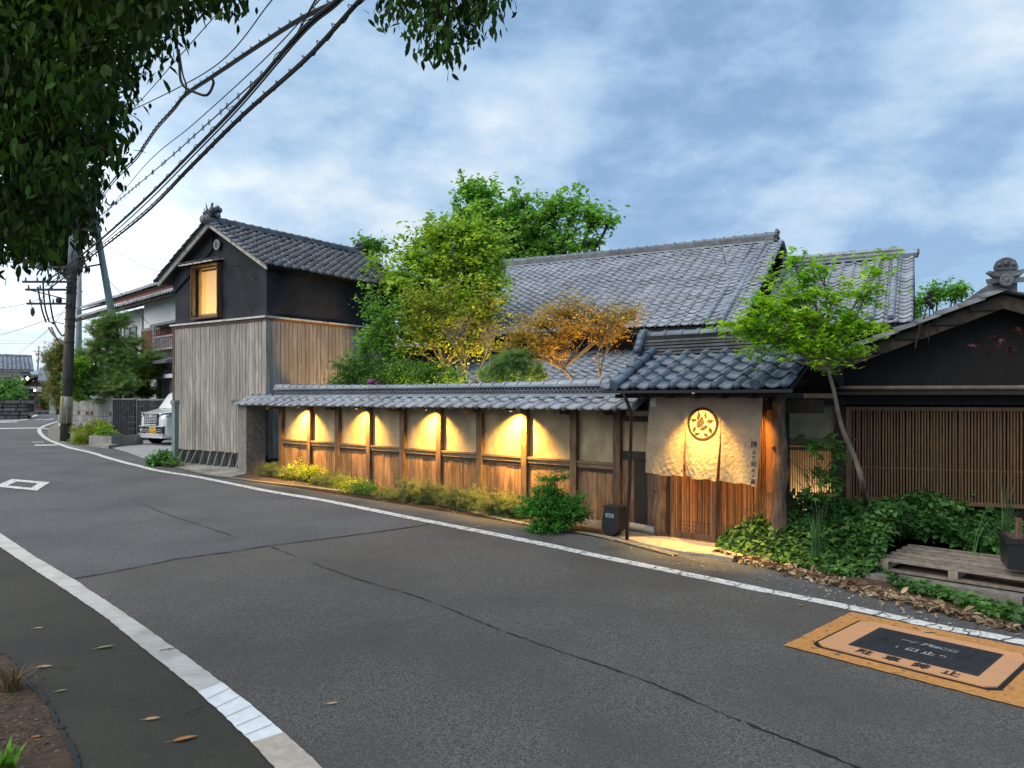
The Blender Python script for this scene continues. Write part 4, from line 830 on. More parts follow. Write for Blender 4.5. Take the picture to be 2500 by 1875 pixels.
for z,l in ((5.95,1.35),(5.45,1.35),(5.18,1.25),(4.70,1.2)):
    cr=box('crossarm',m_metal,up,-l,.3,-.22,-.15,z,z+.07)
    for q in range(3): MB().tube([(-l+.1+q*.4,-.185,z+.07),(-l+.1+q*.4,-.185,z+.19)],[.035,.025],7).ob('insulator',m_polel,cr)
MB().tube([(-l+.1,-.18,5.2),(.1,-.16,4.9)],.02,5).ob('arm_brace',m_metal,up)
MB().blob((-.10,-.2,4.85),(.10,.10,.12),10,7).ob('round_box',m_metal,up)
MB().blob((-1.0,-.2,4.45),(.07,.07,.16),9,6,.2).tube([(-1.0,-.2,4.5),(-1.05,-.185,4.72)],.012,4).ob('splice_box',m_metal,up)
lh=MB().tube([(.0,-.1,4.05),(-.30,-.14,4.12),(-.42,-.15,4.08)],.025,6).box(-.62,-.32,-.24,-.06,4.02,4.09).ob('lamp_arm',m_polel,up)
MB().blob((-.48,-.15,4.0),(.14,.08,.05),10,5).ob('lamp_glass',mat('street_lamp_glass',(1,.9,.7),emit=((1,.80,.48),7)),lh)
point('street_lamp_light',pb+Vector((-.48,-.3,3.88)),9,(1,.78,.45),.08)
sp=thing('stay_pole','slanting grey green steel pole leaning behind the pine tree','pole',(0,0,0)); MB().tube([W(221,470,27),W(268,740,27.6),W(322,1010,28.4)],[.10,.125,.14],12).ob('shaft',mat('steel_pole_green',(.25,.34,.33),rough=.5),sp,True)
MB().tube([W(205,560,25.6),W(242,566,27.2)],.05,6).ob('tie_bar',m_brown,sp); MB().tube([W(190,655,25.6),W(247,645,27.3)],.035,6).ob('tie_bar',m_metal,sp)
o=thing('far_utility_pole','grey utility pole with fittings standing behind the nearer dark one','utility pole',tuple(G(190,1003))); g0=G(190,1003); s_f=g0.y/1800
MB().tube([(0,0,0),(4*s_f,0,350*s_f)],[9*s_f,5*s_f],10).ob('shaft',m_polel,o,True)
for z,l in ((290,12),(230,8),(310,10)): box('crossarm',m_metal,o,-l*s_f,l*s_f,-.1,0,z*s_f,(z+2)*s_f)
MB().blob((5*s_f,-.3,240*s_f),(5*s_f,.2,14*s_f),8,5).ob('transformer',m_polel,o)
o=thing('far_utility_pole','thin distant utility pole beyond the brown roofed houses','utility pole',tuple(G(87,998))); g0=G(87,998); s_f=g0.y/1800
MB().tube([(0,0,0),(8*s_f,0,151*s_f)],[2.6*s_f,1.4*s_f],8).ob('shaft',m_polel,o,True)
for z,l in ((140,14),(118,5)): box('crossarm',m_metal,o,(7-l)*s_f,(7+l*.4)*s_f,-.1,0,z*s_f,(z+1.3)*s_f)
# ------------------------------------------------------------------ overhead cables
m_wire=mat('cable_black',(.010,.010,.011),rough=.6)
def cable(pts,r,label,wrap=0,name='overhead_cable',rings=0,wr=.05,lash=0):
    P=smooth_path([W(*p) for p in pts],10); mb=MB().tube(P,r,6)
    o=mb.ob(name,m_wire); tag(o,label,'cable')
    if wrap:
        L=0; H=[]
        tot=sum((P[i+1]-P[i]).length for i in range(len(P)-1)); acc=0
        for i in range(len(P)-1):
            t=(P[i+1]-P[i]); ln=t.length; t.normalize(); a=t.cross(Vector((0,0,1))).normalized(); b=t.cross(a); m=max(2,int(ln*9/1.0*.9))
            for k in range(m):
                s=(acc+ln*k/m)/wrap*2*math.pi; H.append(P[i]+t*ln*k/m+a*wr*math.cos(s)+b*(wr*math.sin(s)-wr*.6))
            acc+=ln
        MB().tube(H,.006,4).ob('lashing_wire',m_wire,o)
    if rings:
        mb=MB(); acc=0
        for i in range(len(P)-1):
            t=(P[i+1]-P[i]); ln=t.length; acc+=ln
            while acc>rings:
                acc-=rings; c=P[i]+t*random.random(); tt=t.normalized(); a=tt.cross(Vector((0,0,1))).normalized(); b=tt.cross(a)
                mb.tube([c+a*.045*math.cos(q*math.pi/3)*.4+b*.05*math.sin(q*math.pi/3)+tt*.02*math.cos(q*math.pi/3) for q in range(7)],.006,4)
        mb.ob('hanger_ring',m_wire,o,kind='stuff')
    return o
def thru(pts,Ya,Yb,ext=None):   # same depth law 1/Y interpolates along the image line for a straight cable
    n=len(pts); d0=0; D=[0]
    for i in range(1,n): D.append(D[-1]+math.hypot(pts[i][0]-pts[i-1][0],pts[i][1]-pts[i-1][1]))
    out=[]
    for p,d in zip(pts,D):
        s=d/D[-1]; iy=(1/Ya)*(1-s)+(1/Yb)*s; out.append((p[0],p[1],1/iy))
    return out
c1=thru([(120,705),(159,676),(235,617),(353,523),(470,405),(588,288),(746,147),(881,0),(1010,-130)],25.6,6.6)
cable(c1,.021,'thickest lower overhead cable wrapped with loose spiral wire',wrap=.42,wr=.045)
cable([(x,y-7,Y) for x,y,Y in c1],.012,'thin cable running just above the thickest lower cable')
c2=thru([(108,690),(150,660),(235,594),(353,488),(470,370),(588,247),(735,76),(823,0),(930,-110)],25.6,6.8)
cable(c2,.025,'second thick overhead cable above the spiral wrapped one',wrap=.9,wr=.03)
cable([(x+4,y+8,Y) for x,y,Y in c2],.012,'thin cable hanging close under the second thick cable')
c3=thru([(200,560),(323,523),(411,453),(520,352),(600,270),(700,160),(800,45),(850,-20),(900,-80)],25,7); c3=thru([(205,560),(265,510),(323,462),(411,388),(520,290),(620,200),(700,120),(770,0),(830,-100)],25,7)
cable(c3,.010,'thin overhead cable carrying small hanger rings',rings=.55)
c4=thru([(232,500),(276,440),(330,385),(353,352),(382,310),(423,264),(452,229),(517,185),(553,161),(617,118),(728,47),(823,0),(900,-50)],25,7)
cable(c4,.018,'twisted bundle cable with a sag and kink near the leaves',wrap=.35,wr=.028)
cable([(x+2,y+5,Y) for x,y,Y in c4],.014,'lower strand of the twisted bundle cable')
mb=MB(); Yk=11.3
k0=[W(425,70,Yk),W(437,150,Yk),(W(440,190,Yk)),W(450,212,Yk),W(475,225,Yk),W(505,232,Yk),W(521,205,Yk),W(517,190,Yk)]
o=mb.tube(smooth_path(k0,5),.020,6).tube(smooth_path([W(437,120,Yk),W(446,180,Yk),W(455,208,Yk),W(452,229,Yk)],5),.014,5).ob('cable_loop',m_wire); tag(o,'loose black cable loop dangling from the twisted bundle','cable')
cable(thru([(300,362),(320,268),(433,128),(560,60),(664,0),(740,-60)],18,8),.007,'fine single wire highest above the twisted bundle') if 0 else None
cable([(310,275,14),(520,165,10.5),(664,0,8.4),(740,-85,7.6)],.008,'fine single wire above the twisted bundle')
cable(thru([(245,540),(353,405),(470,305),(640,150),(780,0),(850,-70)],25,7.5),.008,'fine wire between the twisted bundle and the ringed cable')
cable([(250,330,16),(322,268,14),(430,147,11),(480,90,10),(560,0,8.8)],.007,'fine wire running out of the dark leaves')
for i,(p,lab) in enumerate((([(-60,762,30),(60,742,28),(112,722,25.6)],'wire entering from the left edge below the leaves'),([(-60,836,40),(60,800,32),(165,760,25.6)],'wire rising from the left edge to the street lamp'),([(45,862,60),(110,812,35),(165,745,25.6)],'wire from the pole down to the far left roof'),
   ([(-80,831,60),(70,833,58),(165,836,56)],'upper one of two level far wires left of the pole'),([(-80,838,60),(70,839,58),(165,841,56)],'lower one of two level far wires left of the pole'),
   ([(275,590,27),(350,612,30),(410,640,34)],'upper fine wire right of the slanting pole'),([(262,600,27),(330,640,30),(395,665,34)],'lower fine wire right of the slanting pole'),([(262,680,27),(300,722,28),(362,790,30)],'fine wire falling from slanting pole to the white house'),
   ([(105,690,25.6),(112,760,25.6),(140,830,25.6),(158,842,25.5)],'outer black cable hanging in a curve left of the pole'),([(92,700,25.6),(105,765,25.6),(128,815,25.6),(157,836,25.5)],'inner black cable hanging in a curve left of the pole'),([(118,705,25.6),(130,780,25.6),(150,818,25.6),(158,815,25.5)],'short black cable curving down to the pole band'),
   ([(85,855,60),(95,875,70),(140,868,60)],'far wire from the thin distant pole')) ):
    cable(p,(.016 if 8<=i<=10 else .010) if i<8 or i>10 else .028,lab)
# ------------------------------------------------------------------ silver van
m_van=mat('van_paint_silver',(.80,.83,.82),(.76,.79,.78),rough=.28,metal=.35,coat=.6)
m_chr=mat('chrome',(.80,.82,.84),rough=.25,metal=.45); m_blk=mat('black_plastic',(.015,.015,.017),rough=.5); m_rub=mat('tyre_rubber',(.02,.02,.02),rough=.9); m_gl=mat('van_glass_painted_sky',(.72,.80,.82),(.62,.70,.72),rough=.15,spec=.8,metal=.3); m_plate=mat('plate_yellow',(.75,.42,.03),rough=.5)  # glass is given a pale colour to stand in for reflected sky
vh=Vector((-.545,-.839,0)); vo=Vector((-11.5,23.5,.16))
vn=thing('parked_van','silver boxy small van with chrome grille and yellow plate in the driveway','van',tuple(vo),(vh.x,vh.y))
# local: +x forward (front bumper at 0), y left, z up
def section(x,wb,wt,zb,zs,zt):   # half widths at shoulder and roof
    return [(x,-wb*.96,zb),(x,-wb,zb+.18),(x,-wb,zs),(x,-wt,zt-.07),(x,-wt+.09,zt),(x,wt-.09,zt),(x,wt,zt-.07),(x,wb,zs),(x,wb,zb+.18),(x,wb*.96,zb)]
secs=[section(-.02,.60,.58,.26,.62,.88),section(-.10,.70,.66,.22,.80,1.0),section(-.35,.735,.70,.2,.93,1.06),section(-.62,.74,.71,.2,.95,1.12),section(-.95,.74,.66,.2,.97,1.60),section(-1.25,.74,.63,.2,.97,1.76),section(-2.2,.74,.63,.2,.97,1.79),section(-3.2,.74,.62,.2,.97,1.77),section(-3.38,.72,.60,.3,.95,1.70)]
mb=MB(); vs=[v for s in secs for v in s]; n=10; fs=[(i*n+k,i*n+(k+1)%n,(i+1)*n+(k+1)%n,(i+1)*n+k) for i in range(len(secs)-1) for k in range(n)]+[tuple(range(n)),tuple((len(secs)-1)*n+k for k in range(n))[::-1]]
mb.add(vs,fs); body=mb.ob('body',m_van,vn)
bv=body.modifiers.new('b','BEVEL'); bv.width=.035; bv.segments=3; bv.limit_method='ANGLE'; bv.angle_limit=.35
for p in body.data.polygons: p.use_smooth=True
MB().add([(-.60,-.60,1.10),(-.60,.60,1.10),(-1.20,.54,1.715),(-1.20,-.54,1.715),(-.66,-.60,1.10),(-.66,.60,1.10),(-1.26,.54,1.70),(-1.26,-.54,1.70)],[(0,1,2,3),(4,7,6,5),(0,4,5,1),(1,5,6,2),(2,6,7,3),(3,7,4,0)]).ob('windscreen',m_gl,vn)
for sy in (1,-1):
    MB().add([(-.85,sy*.745,1.02),(-1.9,sy*.745,1.02),(-1.9,sy*.655,1.64),(-1.22,sy*.655,1.64),(-.85,sy*.72,1.02),(-1.9,sy*.72,1.02),(-1.9,sy*.63,1.64),(-1.22,sy*.63,1.64)],[(0,1,2,3),(4,7,6,5),(0,4,5,1),(1,5,6,2),(2,6,7,3),(3,7,4,0)]).ob('side_window',m_gl,vn)
    for x in (-.62,-2.95):
        wh=MB().tube([(x,sy*.60,.28),(x,sy*.755,.28)],.285,22).ob('wheel',m_rub,vn)
        MB().tube([(x,sy*.75,.28),(x,sy*.765,.28)],.19,20).ob('rim',m_blk,wh)
        sp_=MB()
        for k in range(6): sp_.T=Matrix.Translation((x,sy*.77,.28))@Matrix.Rotation(k*math.pi/3,4,'Y'); sp_.box(-.012,.012,-.008,.008,.02,.18)
        sp_.T=None; sp_.tube([(x+.185*math.cos(2*math.pi*k/20),sy*.768,.28+.185*math.sin(2*math.pi*k/20)) for k in range(21)],.012,5,False); sp_.ob('rim_spokes',m_chr,wh)
        MB().tube([(x,sy*.70,.30),(x,sy*.748,.30)],.345,24).ob('wheel_arch',m_blk,vn)
    MB().add([(-.008,sy*.36,.95),(-.02,sy*.40,.80),(-.10,sy*.70,.86),(-.35,sy*.75,.97),(-.33,sy*.745,1.02),(-.06,sy*.62,.99)],[(0,1,2,3,4,5)]).ob('headlight',m_blk,vn)
    MB().add([(-.002,sy*.44,.93),(-.01,sy*.44,.86),(-.09,sy*.71,.90),(-.30,sy*.757,.98),(-.08,sy*.66,.97)],[(0,1,2,3,4)]).ob('headlight_lens',m_chr,vn)
    MB().tube([(-.04,sy*.56,.44),(.01,sy*.56,.44)],.055,12).ob('fog_lamp',m_chr,vn)
    MB().box(-.03,.012,sy*.40-.13*(sy<0),sy*.40+.13*(sy>0)+.13*(sy>0)-.0,.34,.56).ob('lamp_recess',m_blk,vn)
    box('bumper_trim',m_chr,vn,-.06,.022,min(sy*.38,sy*.66),max(sy*.38,sy*.66),.555,.585); box('bumper_trim',m_chr,vn,-.06,.022,min(sy*.38,sy*.66),max(sy*.38,sy*.66),.325,.345)
    MB().blob((-.95,sy*.86,1.12),(.06,.10,.09),10,6).ob('mirror',m_van,vn,True)
g_=box('grille',m_blk,vn,-.03,.010,-.37,.37,.60,.98)
for k in range(7): box('grille_bar',m_chr,g_,.0,.022,-.36+.008*k,.36-.008*k,.965-k*.048,.983-k*.048)
for k in range(6): box('grille_upright',m_chr,g_,.0,.018,-.30+k*.12-.006,-.30+k*.12+.006,.66,.96)
box('grille_base',m_chr,g_,-.01,.028,-.30,.30,.60,.64); box('bonnet_trim',m_chr,vn,-.04,.012,-.55,.55,.985,1.005)
MB().tube([(.02,0,.90),(.032,0,.90)],.05,14).ob('emblem',m_chr,g_)
box('lower_grille',m_blk,vn,-.02,.008,-.38,.38,.36,.55)
for z in (.40,.46): box('grille_bar',m_chr,vn,.0,.018,-.56,.56,z,z+.014)
box('bumper_lip',m_van,vn,-.3,.045,-.68,.68,.20,.30); box('bumper_trim',m_chr,vn,-.1,.05,-.66,.66,.285,.31)
pl=box('number_plate',m_plate,vn,.022,.030,-.05,.29,.37,.55)
for s,sz,z in (('75-36',.105,.385),('滋賀 580',.05,.485)):
    me=text_mesh(s,sz); me.materials.append(m_ink); me.transform(Matrix.Translation((.0315,.12,z))@Matrix.Rotation(math.pi/2,4,'Z')@Matrix.Rotation(math.pi/2,4,'X')); link('plate_letters',me,pl)
MB().tube([(-.60,-.3,1.12),(-.72,.2,1.17)],.010,5).tube([(-.60,.15,1.12),(-.72,.5,1.17)],.010,5).ob('wiper',m_blk,vn)
# ------------------------------------------------------------------ white house behind the pine
wo=W(194,970,36); DWH=(.696,-.718)
wh_=thing('white_house','white two storey house with red brown shutters behind the pine','house',(wo.x,wo.y,.2),DWH)
m_ww=mat('white_render',(.86,.88,.90),(.78,.80,.82),scale=1,rough=.9); m_gw=mat('grey_render',(.50,.50,.49),(.30,.30,.29),scale=1,rough=.9); m_rb=mat('red_brown_sheet',(.22,.075,.05),(.16,.055,.038),scale=2,rough=.7); m_wtile=mat('white_house_tile',(.50,.52,.55),(.36,.38,.42),scale=4,rough=.4,rand=.15)
hw=13.2
box('ground_floor_wall',m_gw,wh_,-.5,hw,.9,9,-.3,3.2); box('upper_wall',m_ww,wh_,-.3,6.2,.9,9,3.2,5.35); box('upper_wall',m_ww,wh_,7.6,hw,.55,9,3.9,5.35); box('upper_wall',m_gw,wh_,6.2,7.6,1.2,9,3.2,5.35); box('upper_wall_lower',m_gw,wh_,7.6,hw,.7,9,3.2,3.9); box('wall_band',m_polel,wh_,7.4,hw,.5,.549,4.2,4.32)
wr=MB().prism([(0,0),(1,0),(1,1)],0,1) if 0 else None
r1=MB().add([(-1.6,.0,5.30),(hw+.6,.0,5.30),(hw+.6,3.0,6.4),(-1.6,3.0,6.4),(-1.6,0,5.18),(hw+.6,0,5.18),(hw+.6,3,6.2),(-1.6,3,6.2)],[(0,1,2,3),(7,6,5,4),(0,4,5,1),(0,3,7,4),(1,5,6,2)]).ob('lower_eave',m_dark,wh_)
fa=math.atan2(1.1,3.0)
tile_roof(r1,smat((-1.6,-.05,5.32),(1,0,0),(0,math.cos(fa),math.sin(fa))),hw+2.2,3.1,.30,.27,m_wtile,100,root=wh_,h=.075)
box('fascia',m_rb,wh_,2.0,hw+.6,.75,.9,5.55,6.0)
r2=MB().add([(-2.4,.7,6.0),(hw+.6,.7,6.0),(hw+.6,5,7.6),(-2.4,5,7.6),(-2.4,.7,5.92),(hw+.6,.7,5.92),(hw+.6,5,7.5),(-2.4,5,7.5)],[(0,1,2,3),(7,6,5,4),(0,4,5,1),(0,3,7,4),(1,5,6,2)]).add([(-2.4,9.3,6.0),(hw+.6,9.3,6.0),(hw+.6,5,7.6),(-2.4,5,7.6)],[(3,2,1,0)]).ob('roof',m_dark,wh_)
fa=math.atan2(1.6,4.3); tile_roof(r2,smat((-2.4,.62,6.03),(1,0,0),(0,math.cos(fa),math.sin(fa))),hw+3,4.5,.30,.29,m_wtile,120,root=wh_,h=.075)
def wwin(x0,x1,z0,z1,y=.9,par=None,fm=None):
    f=MB().box(x0,x1,y-.06,y-.01,z0,z0+.06).box(x0,x1,y-.06,y-.01,z1-.06,z1).box(x0,x0+.05,y-.06,y-.01,z0+.06,z1-.06).box(x1-.05,x1,y-.06,y-.01,z0+.06,z1-.06).box((x0+x1)/2-.03,(x0+x1)/2+.03,y-.06,y-.01,z0+.06,z1-.06).ob('window',fm or m_polel,par)
    box('pane',mat('window_dark_glass',(.12,.16,.17),rough=.1,spec=.8),f,x0+.05,x1-.05,y-.035,y-.025,z0+.06,z1-.06); return f
wwin(1.0,3.4,2.9,4.75,.9,wh_,mat('green_frame',(.16,.30,.28),rough=.5)); wwin(3.9,5.6,3.3,4.6,.9,wh_)
for a,b in ((7.6,10.55),(10.65,13.1)):
    s_=box('shutter',m_rb,wh_,a,b,.45,.54,3.30,4.18)
    for k in range(12): box('shutter_rib',m_rb,s_,a+.02+k*(b-a)/12,a+.07+k*(b-a)/12,.43,.449,3.31,4.17)
box('window_hood',m_polel,wh_,9.7,hw,.1,.55,4.22,4.31)
bl=MB().box(10.5,hw,-.02,.03,3.72,3.77).box(10.5,hw,-.02,.03,3.25,3.30).box(10.48,10.54,-.05,.05,3.2,4.22)
for k in range(14): bl.box(10.6+k*.19,10.63+k*.19,-.01,.02,3.30,3.72)
bl.ob('balcony_rail',m_paint,wh_)
MB().add([(10.6,.9,3.15),(hw+.6,.9,3.15),(hw+.6,-.7,2.75),(10.9,-.7,2.75),(10.6,.9,3.07),(hw+.6,.9,3.07),(hw+.6,-.7,2.65),(10.9,-.7,2.65)],[(3,2,1,0),(4,5,6,7),(2,3,7,6),(0,1,5,4),(3,0,4,7),(1,2,6,5)]).ob('porch_roof',mat('slate_grey',(.12,.13,.15),(.09,.10,.11),scale=6,rough=.6),wh_)
box('porch_beam',m_ww,wh_,9.6,hw+.3,-.35,.5,2.15,2.29)
for x in (11.0,11.55,12.4): box('porch_column',m_block,wh_,x,x+.24,-.1,.15,-.2,2.15)
box('porch_block',m_ww,wh_,11.3,hw,.0,.8,2.30,2.75)
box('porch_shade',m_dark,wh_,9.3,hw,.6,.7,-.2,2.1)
sg=box('name_sign',m_paintnew,wh_,9.2,10.3,-.10,-.07,1.70,1.92)
me=text_mesh('ソラフ',.18); me.materials.append(mat('sign_blue',(.05,.12,.40),rough=.6)); me.transform(Matrix.Translation((9.85,-.105,1.74))@Matrix.Rotation(math.pi/2,4,'X')); link('sign_letters',me,sg)
# ------------------------------------------------------------------ far end of the street
def simple_house(name,label,px0,px1,pybase,pyeave,pyridge,wallm,roofm,depth=7,over=.4,gable=False,wins=(),rows=0):
    a=G(px0,pybase); s=a.y/1800; um=((px0+px1)/2-1250)/1800; q_=math.hypot(1,um); dd=(1/q_,-um/q_); L=(px1-px0)*s/(dd[0]-um*dd[1]); ze=(pybase-pyeave)*s; zr=(pybase-pyridge)*s
    t=thing(name,label,'house',tuple(a),dd); box('wall',wallm,t,0,L,0,depth,-.3,ze)
    if gable:
        MB().prism([(0,ze),(L,ze),(L/2,zr)],0.01,depth).ob('gable',wallm,t)
        r=MB().prism([(-over,ze-.25),(L/2,zr),(L+over,ze-.25),(L+over,ze-.05),(L/2,zr+.22),(-over,ze-.05)],-over,depth+over).ob('roof',roofm,t)
    else:
        r=MB(); r.T=Matrix(((0,1,0,0),(1,0,0,0),(0,0,1,0),(0,0,0,1))); r.prism([(-over,ze-.1),(depth/2,zr),(depth+over,ze-.1),(depth+over,ze+.05),(depth/2,zr+.2),(-over,ze+.05)],-over,L+over); r=r.ob('roof',roofm,t)
        if rows:
            an=math.atan2(zr-ze+.1,depth/2+over); tile_roof(r,smat((-over,-over-.05,ze+.06),(1,0,0),(0,math.cos(an),math.sin(an))),L+2*over,math.hypot(zr-ze+.1,depth/2+over),.30,.30,roofm,rows,root=t,h=.05)
            round_row(r,(-over,depth/2,zr+.2),(L+over,depth/2,zr+.2),.16,.5,roofm)
    for (x0,x1,y0,y1) in wins:
        kx=L/(px1-px0); xa=(x0-px0)*kx; xb=(x1-px0)*kx; f=box('window',m_polel,t,xa,xb,-.05,-.01,(pybase-y1)*s,(pybase-y0)*s); box('pane',mat('window_dark_glass',(.12,.16,.17)),f,xa+.1,xb-.1,-.06,-.051,(pybase-y1)*s+.1,(pybase-y0)*s-.1)
    return t
m_fw=mat('far_wall_white',(.60,.62,.64),rough=.9); m_fb=mat('far_wall_brick',(.30,.15,.11),(.24,.12,.09),scale=2,rough=.9)
simple_house('tiled_house','white walled house with dark tiled roof at the far left edge',-60,52,1012,903,868,m_fw,m_tile,7,.9,wins=((10,30,920,935),),rows=200)
simple_house('gate_lodge','small grey gate building with little tiled roof beyond the stone wall',57,84,1007,958,948,m_gw,m_tilek,6,.6,wins=((65,72,972,1000),))
simple_house('brown_house','brick brown house with low gable at the end of the street',72,128,1002,936,918,m_fb,m_tilek,8,1.5,True)
simple_house('grey_house','pale grey house with gable in front of the brown one',84,134,1000,962,948,m_fw,m_tilek,6,1.2,True,wins=((95,110,975,985),))
simple_house('dark_roof_house','distant dark roofed house just right of the tiled house',58,80,1000,915,906,m_fb,m_tile,6,.8)
simple_house('background_house','pale house half hidden by the pine and far pole',120,190,1010,930,900,m_fw,m_tile,8,.8)
sw=thing('stone_wall','rough dark stone retaining wall at the far left beside the road','wall',tuple(G(-30,1023)),(1,.12)); s_=G(-30,1023).y/1800
m_rock=mat('field_stone',(.13,.14,.15),(.06,.065,.07),scale=3,rough=.95,bump=.5,rand=.3)
for r in range(5):
    x=0
    while x<84*s_:
        w_=random.uniform(.5,1.1); 
        MB().box(x+.03,x+w_-.03,random.uniform(-.08,.0),.5,r*9.4*s_/1.02+.02,(r+1)*9.4*s_/1.02-.03).ob('stone',m_rock,sw); x+=w_
box('backing',m_slab,sw,0,84*s_,.1,.5,0,46*s_)
o=thing('curve_mirror','round traffic mirror on an orange post at the left edge','traffic mirror',tuple(G(5,1018))); s_=G(5,1018).y/1800
MB().tube([(0,0,0),(0,0,88*s_)],.09,8).ob('post',mat('orange_post',(.45,.08,.04),rough=.5),o)
for x in (-5,3): MB().tube([(x*s_,-.15,70*s_ if x>0 else 66*s_),(x*s_,-.22,70*s_ if x>0 else 66*s_)],8*s_,16).ob('mirror_disc',m_polel,o); MB().tube([(x*s_,-.23,70*s_ if x>0 else 66*s_),(x*s_,-.24,70*s_ if x>0 else 66*s_)],6.8*s_,16).ob('mirror_glass',m_chr,o)
for (px_,py_,lab) in ((67,924,'lit lamp on the wall right of the tiled house'),(85,953,'lit lamp at the little roof of the gate building')):
    Y=45 if px_<70 else 60; p=W(px_,py_,Y); o=MB().blob((0,0,0),(.07,.07,.09),10,6).ob('wall_lamp',mat('street_lamp_glass',(1,.9,.7)),None,loc=p); tag(o,lab,'lamp'); MB().tube([(0,0,.1),(0,.3,.3)],.04,5).ob('bracket',m_metal,o)
    point('wall_lamp_light',p+Vector((0,-.5,0)),25,(1,.75,.4),.2)
hd_=box('dark_gate_post',m_dark,None,0,.6,0,.6,-.1,2.1); hd_.location=G(51,1013); tag(hd_,'dark upright pillar between the stone wall and gate building','pillar')
# ------------------------------------------------------------------ foliage
def leafmat(name,c1,c2,trans=.35,rough=.6,rand=.45,scale=2.5,rs=.3):
    return mat(name,c1,c2,scale=scale,rough=rough,rand=rand,trans=trans,spec=rs,lo=.4,hi=.6,detail=2)
T_LEAF=(np.array([(0,0,0),(.5,.26,.05),(1,0,-.06),(.5,-.26,.05)]),[(0,1,2),(0,2,3)])
T_LONG=(np.array([(0,0,0),(.25,.17,.03),(.6,.19,.02),(1,0,-.10),(.6,-.19,.02),(.25,-.17,.03),(.5,0,-.02)]),[(0,1,6),(1,2,6),(2,3,6),(3,4,6),(4,5,6),(5,0,6)])
def _maple():
    v=[(0,0,0)]; 
    tips=[(-2.1,.55),(-1.05,.85),(0,1.0),(1.05,.85),(2.1,.55)]
    for i,(a,r) in enumerate(tips):
        v.append((r*math.cos(a)+.15,r*math.sin(a),-.08*r)); 
        if i<4: a2=(a+tips[i+1][0])/2; v.append((.30*math.cos(a2)+.12,.30*math.sin(a2),.03))
    return (np.array(v),[(0,i,i+1) for i in range(1,9)])
T_MAPLE=_maple()
T_IVY=(np.array([(0,0,0),(-.12,.28,.05),(.25,.42,.03),(.7,.22,0),(1,0,-.10),(.7,-.22,0),(.25,-.42,.03),(-.12,-.28,.05),(.4,0,-.05)]),[(0,1,8),(1,2,8),(2,3,8),(3,4,8),(4,5,8),(5,6,8),(6,7,8),(7,0,8)])
def _needle(n=7):
    v=[];f=[]
    for k in range(n):
        a=2*math.pi*k/n; el=.5+.4*(k%2); d=np.array((math.cos(a)*math.cos(el),math.sin(a)*math.cos(el),math.sin(el))); s=np.array((-math.sin(a),math.cos(a),0))*.045
        b=len(v); v+=[tuple(-s),tuple(s),tuple(d)]; f.append((b,b+1,b+2))
    return (np.array(v),f)
T_NEEDLE=_needle()
def leaf_mesh(name,m,pos,size,T,normal=None,tilt=.6,droop=0,szj=.35,head=None):
    """pos Nx3; leaves turned at random, faces mostly up; droop bends their tips down"""
    tv,tf=T; n=len(pos); tv=tv.astype(float)
    az=rng.uniform(0,2*math.pi,n) if head is None else head+rng.normal(0,.5,n)
    pitch=rng.normal(droop,tilt*.6,n); roll=rng.normal(0,tilt,n); s=size*(1+rng.uniform(-szj,szj,n))
    ca,sa,cp_,sp_,cr,sr=np.cos(az),np.sin(az),np.cos(pitch),np.sin(pitch),np.cos(roll),np.sin(roll)
    X=np.stack([ca*cp_,sa*cp_,-sp_],1); Y0=np.stack([-sa,ca,np.zeros(n)],1); Z0=np.cross(X,Y0)
    Y=Y0*cr[:,None]+Z0*sr[:,None]; Z=-Y0*sr[:,None]+Z0*cr[:,None]
    V=(pos[:,None,:]+s[:,None,None]*(tv[None,:,0,None]*X[:,None,:]+tv[None,:,1,None]*Y[:,None,:]+tv[None,:,2,None]*Z[:,None,:])).reshape(-1,3)
    F=(np.array(tf)[None,:,:]+(np.arange(n)*len(tv))[:,None,None]).reshape(-1,3)
    me=bpy.data.meshes.new(name); me.vertices.add(len(V)); me.vertices.foreach_set('co',V.ravel()); me.loops.add(F.size); me.loops.foreach_set('vertex_index',F.ravel().astype(np.int32))
    me.polygons.add(len(F)); me.polygons.foreach_set('loop_start',(np.arange(len(F))*3).astype(np.int32)); me.polygons.foreach_set('loop_total',np.full(len(F),3,dtype=np.int32))
    me.update(calc_edges=True); me.materials.append(m); return me
def clump_points(clumps,n,twig=.16,per=26,shell=.45,flat=1.0,spray=1.6):
    cl=np.array(clumps,float); vol=np.cbrt(cl[:,3]*cl[:,4]*cl[:,5])**2.2; k=max(1,n//per)
    idx=rng.choice(len(cl),k,p=vol/vol.sum()); d=rng.normal(size=(k,3)); d/=np.linalg.norm(d,axis=1)[:,None]
    r=rng.uniform(shell**3,1,k)**(1/3)*np.where(rng.random(k)<.14,rng.uniform(1.0,1.45,k),1.0); tc_=cl[idx,:3]+d*r[:,None]*cl[idx,3:]
    tw=twig*rng.uniform(.6,1.4,k); dd=d+np.array((0,0,.25))+rng.normal(0,.35,(k,3)); dd/=np.linalg.norm(dd,axis=1)[:,None]
    along=rng.uniform(-1.5,1.3,k*per)*np.repeat(tw,per)*spray
    P=np.repeat(tc_,per,0)+np.repeat(dd,per,0)*along[:,None]+rng.normal(size=(k*per,3))*np.repeat(tw,per)[:,None]*np.array((1,1,.6*flat))*(.42 if spray>0 else 1.); return P,tc_
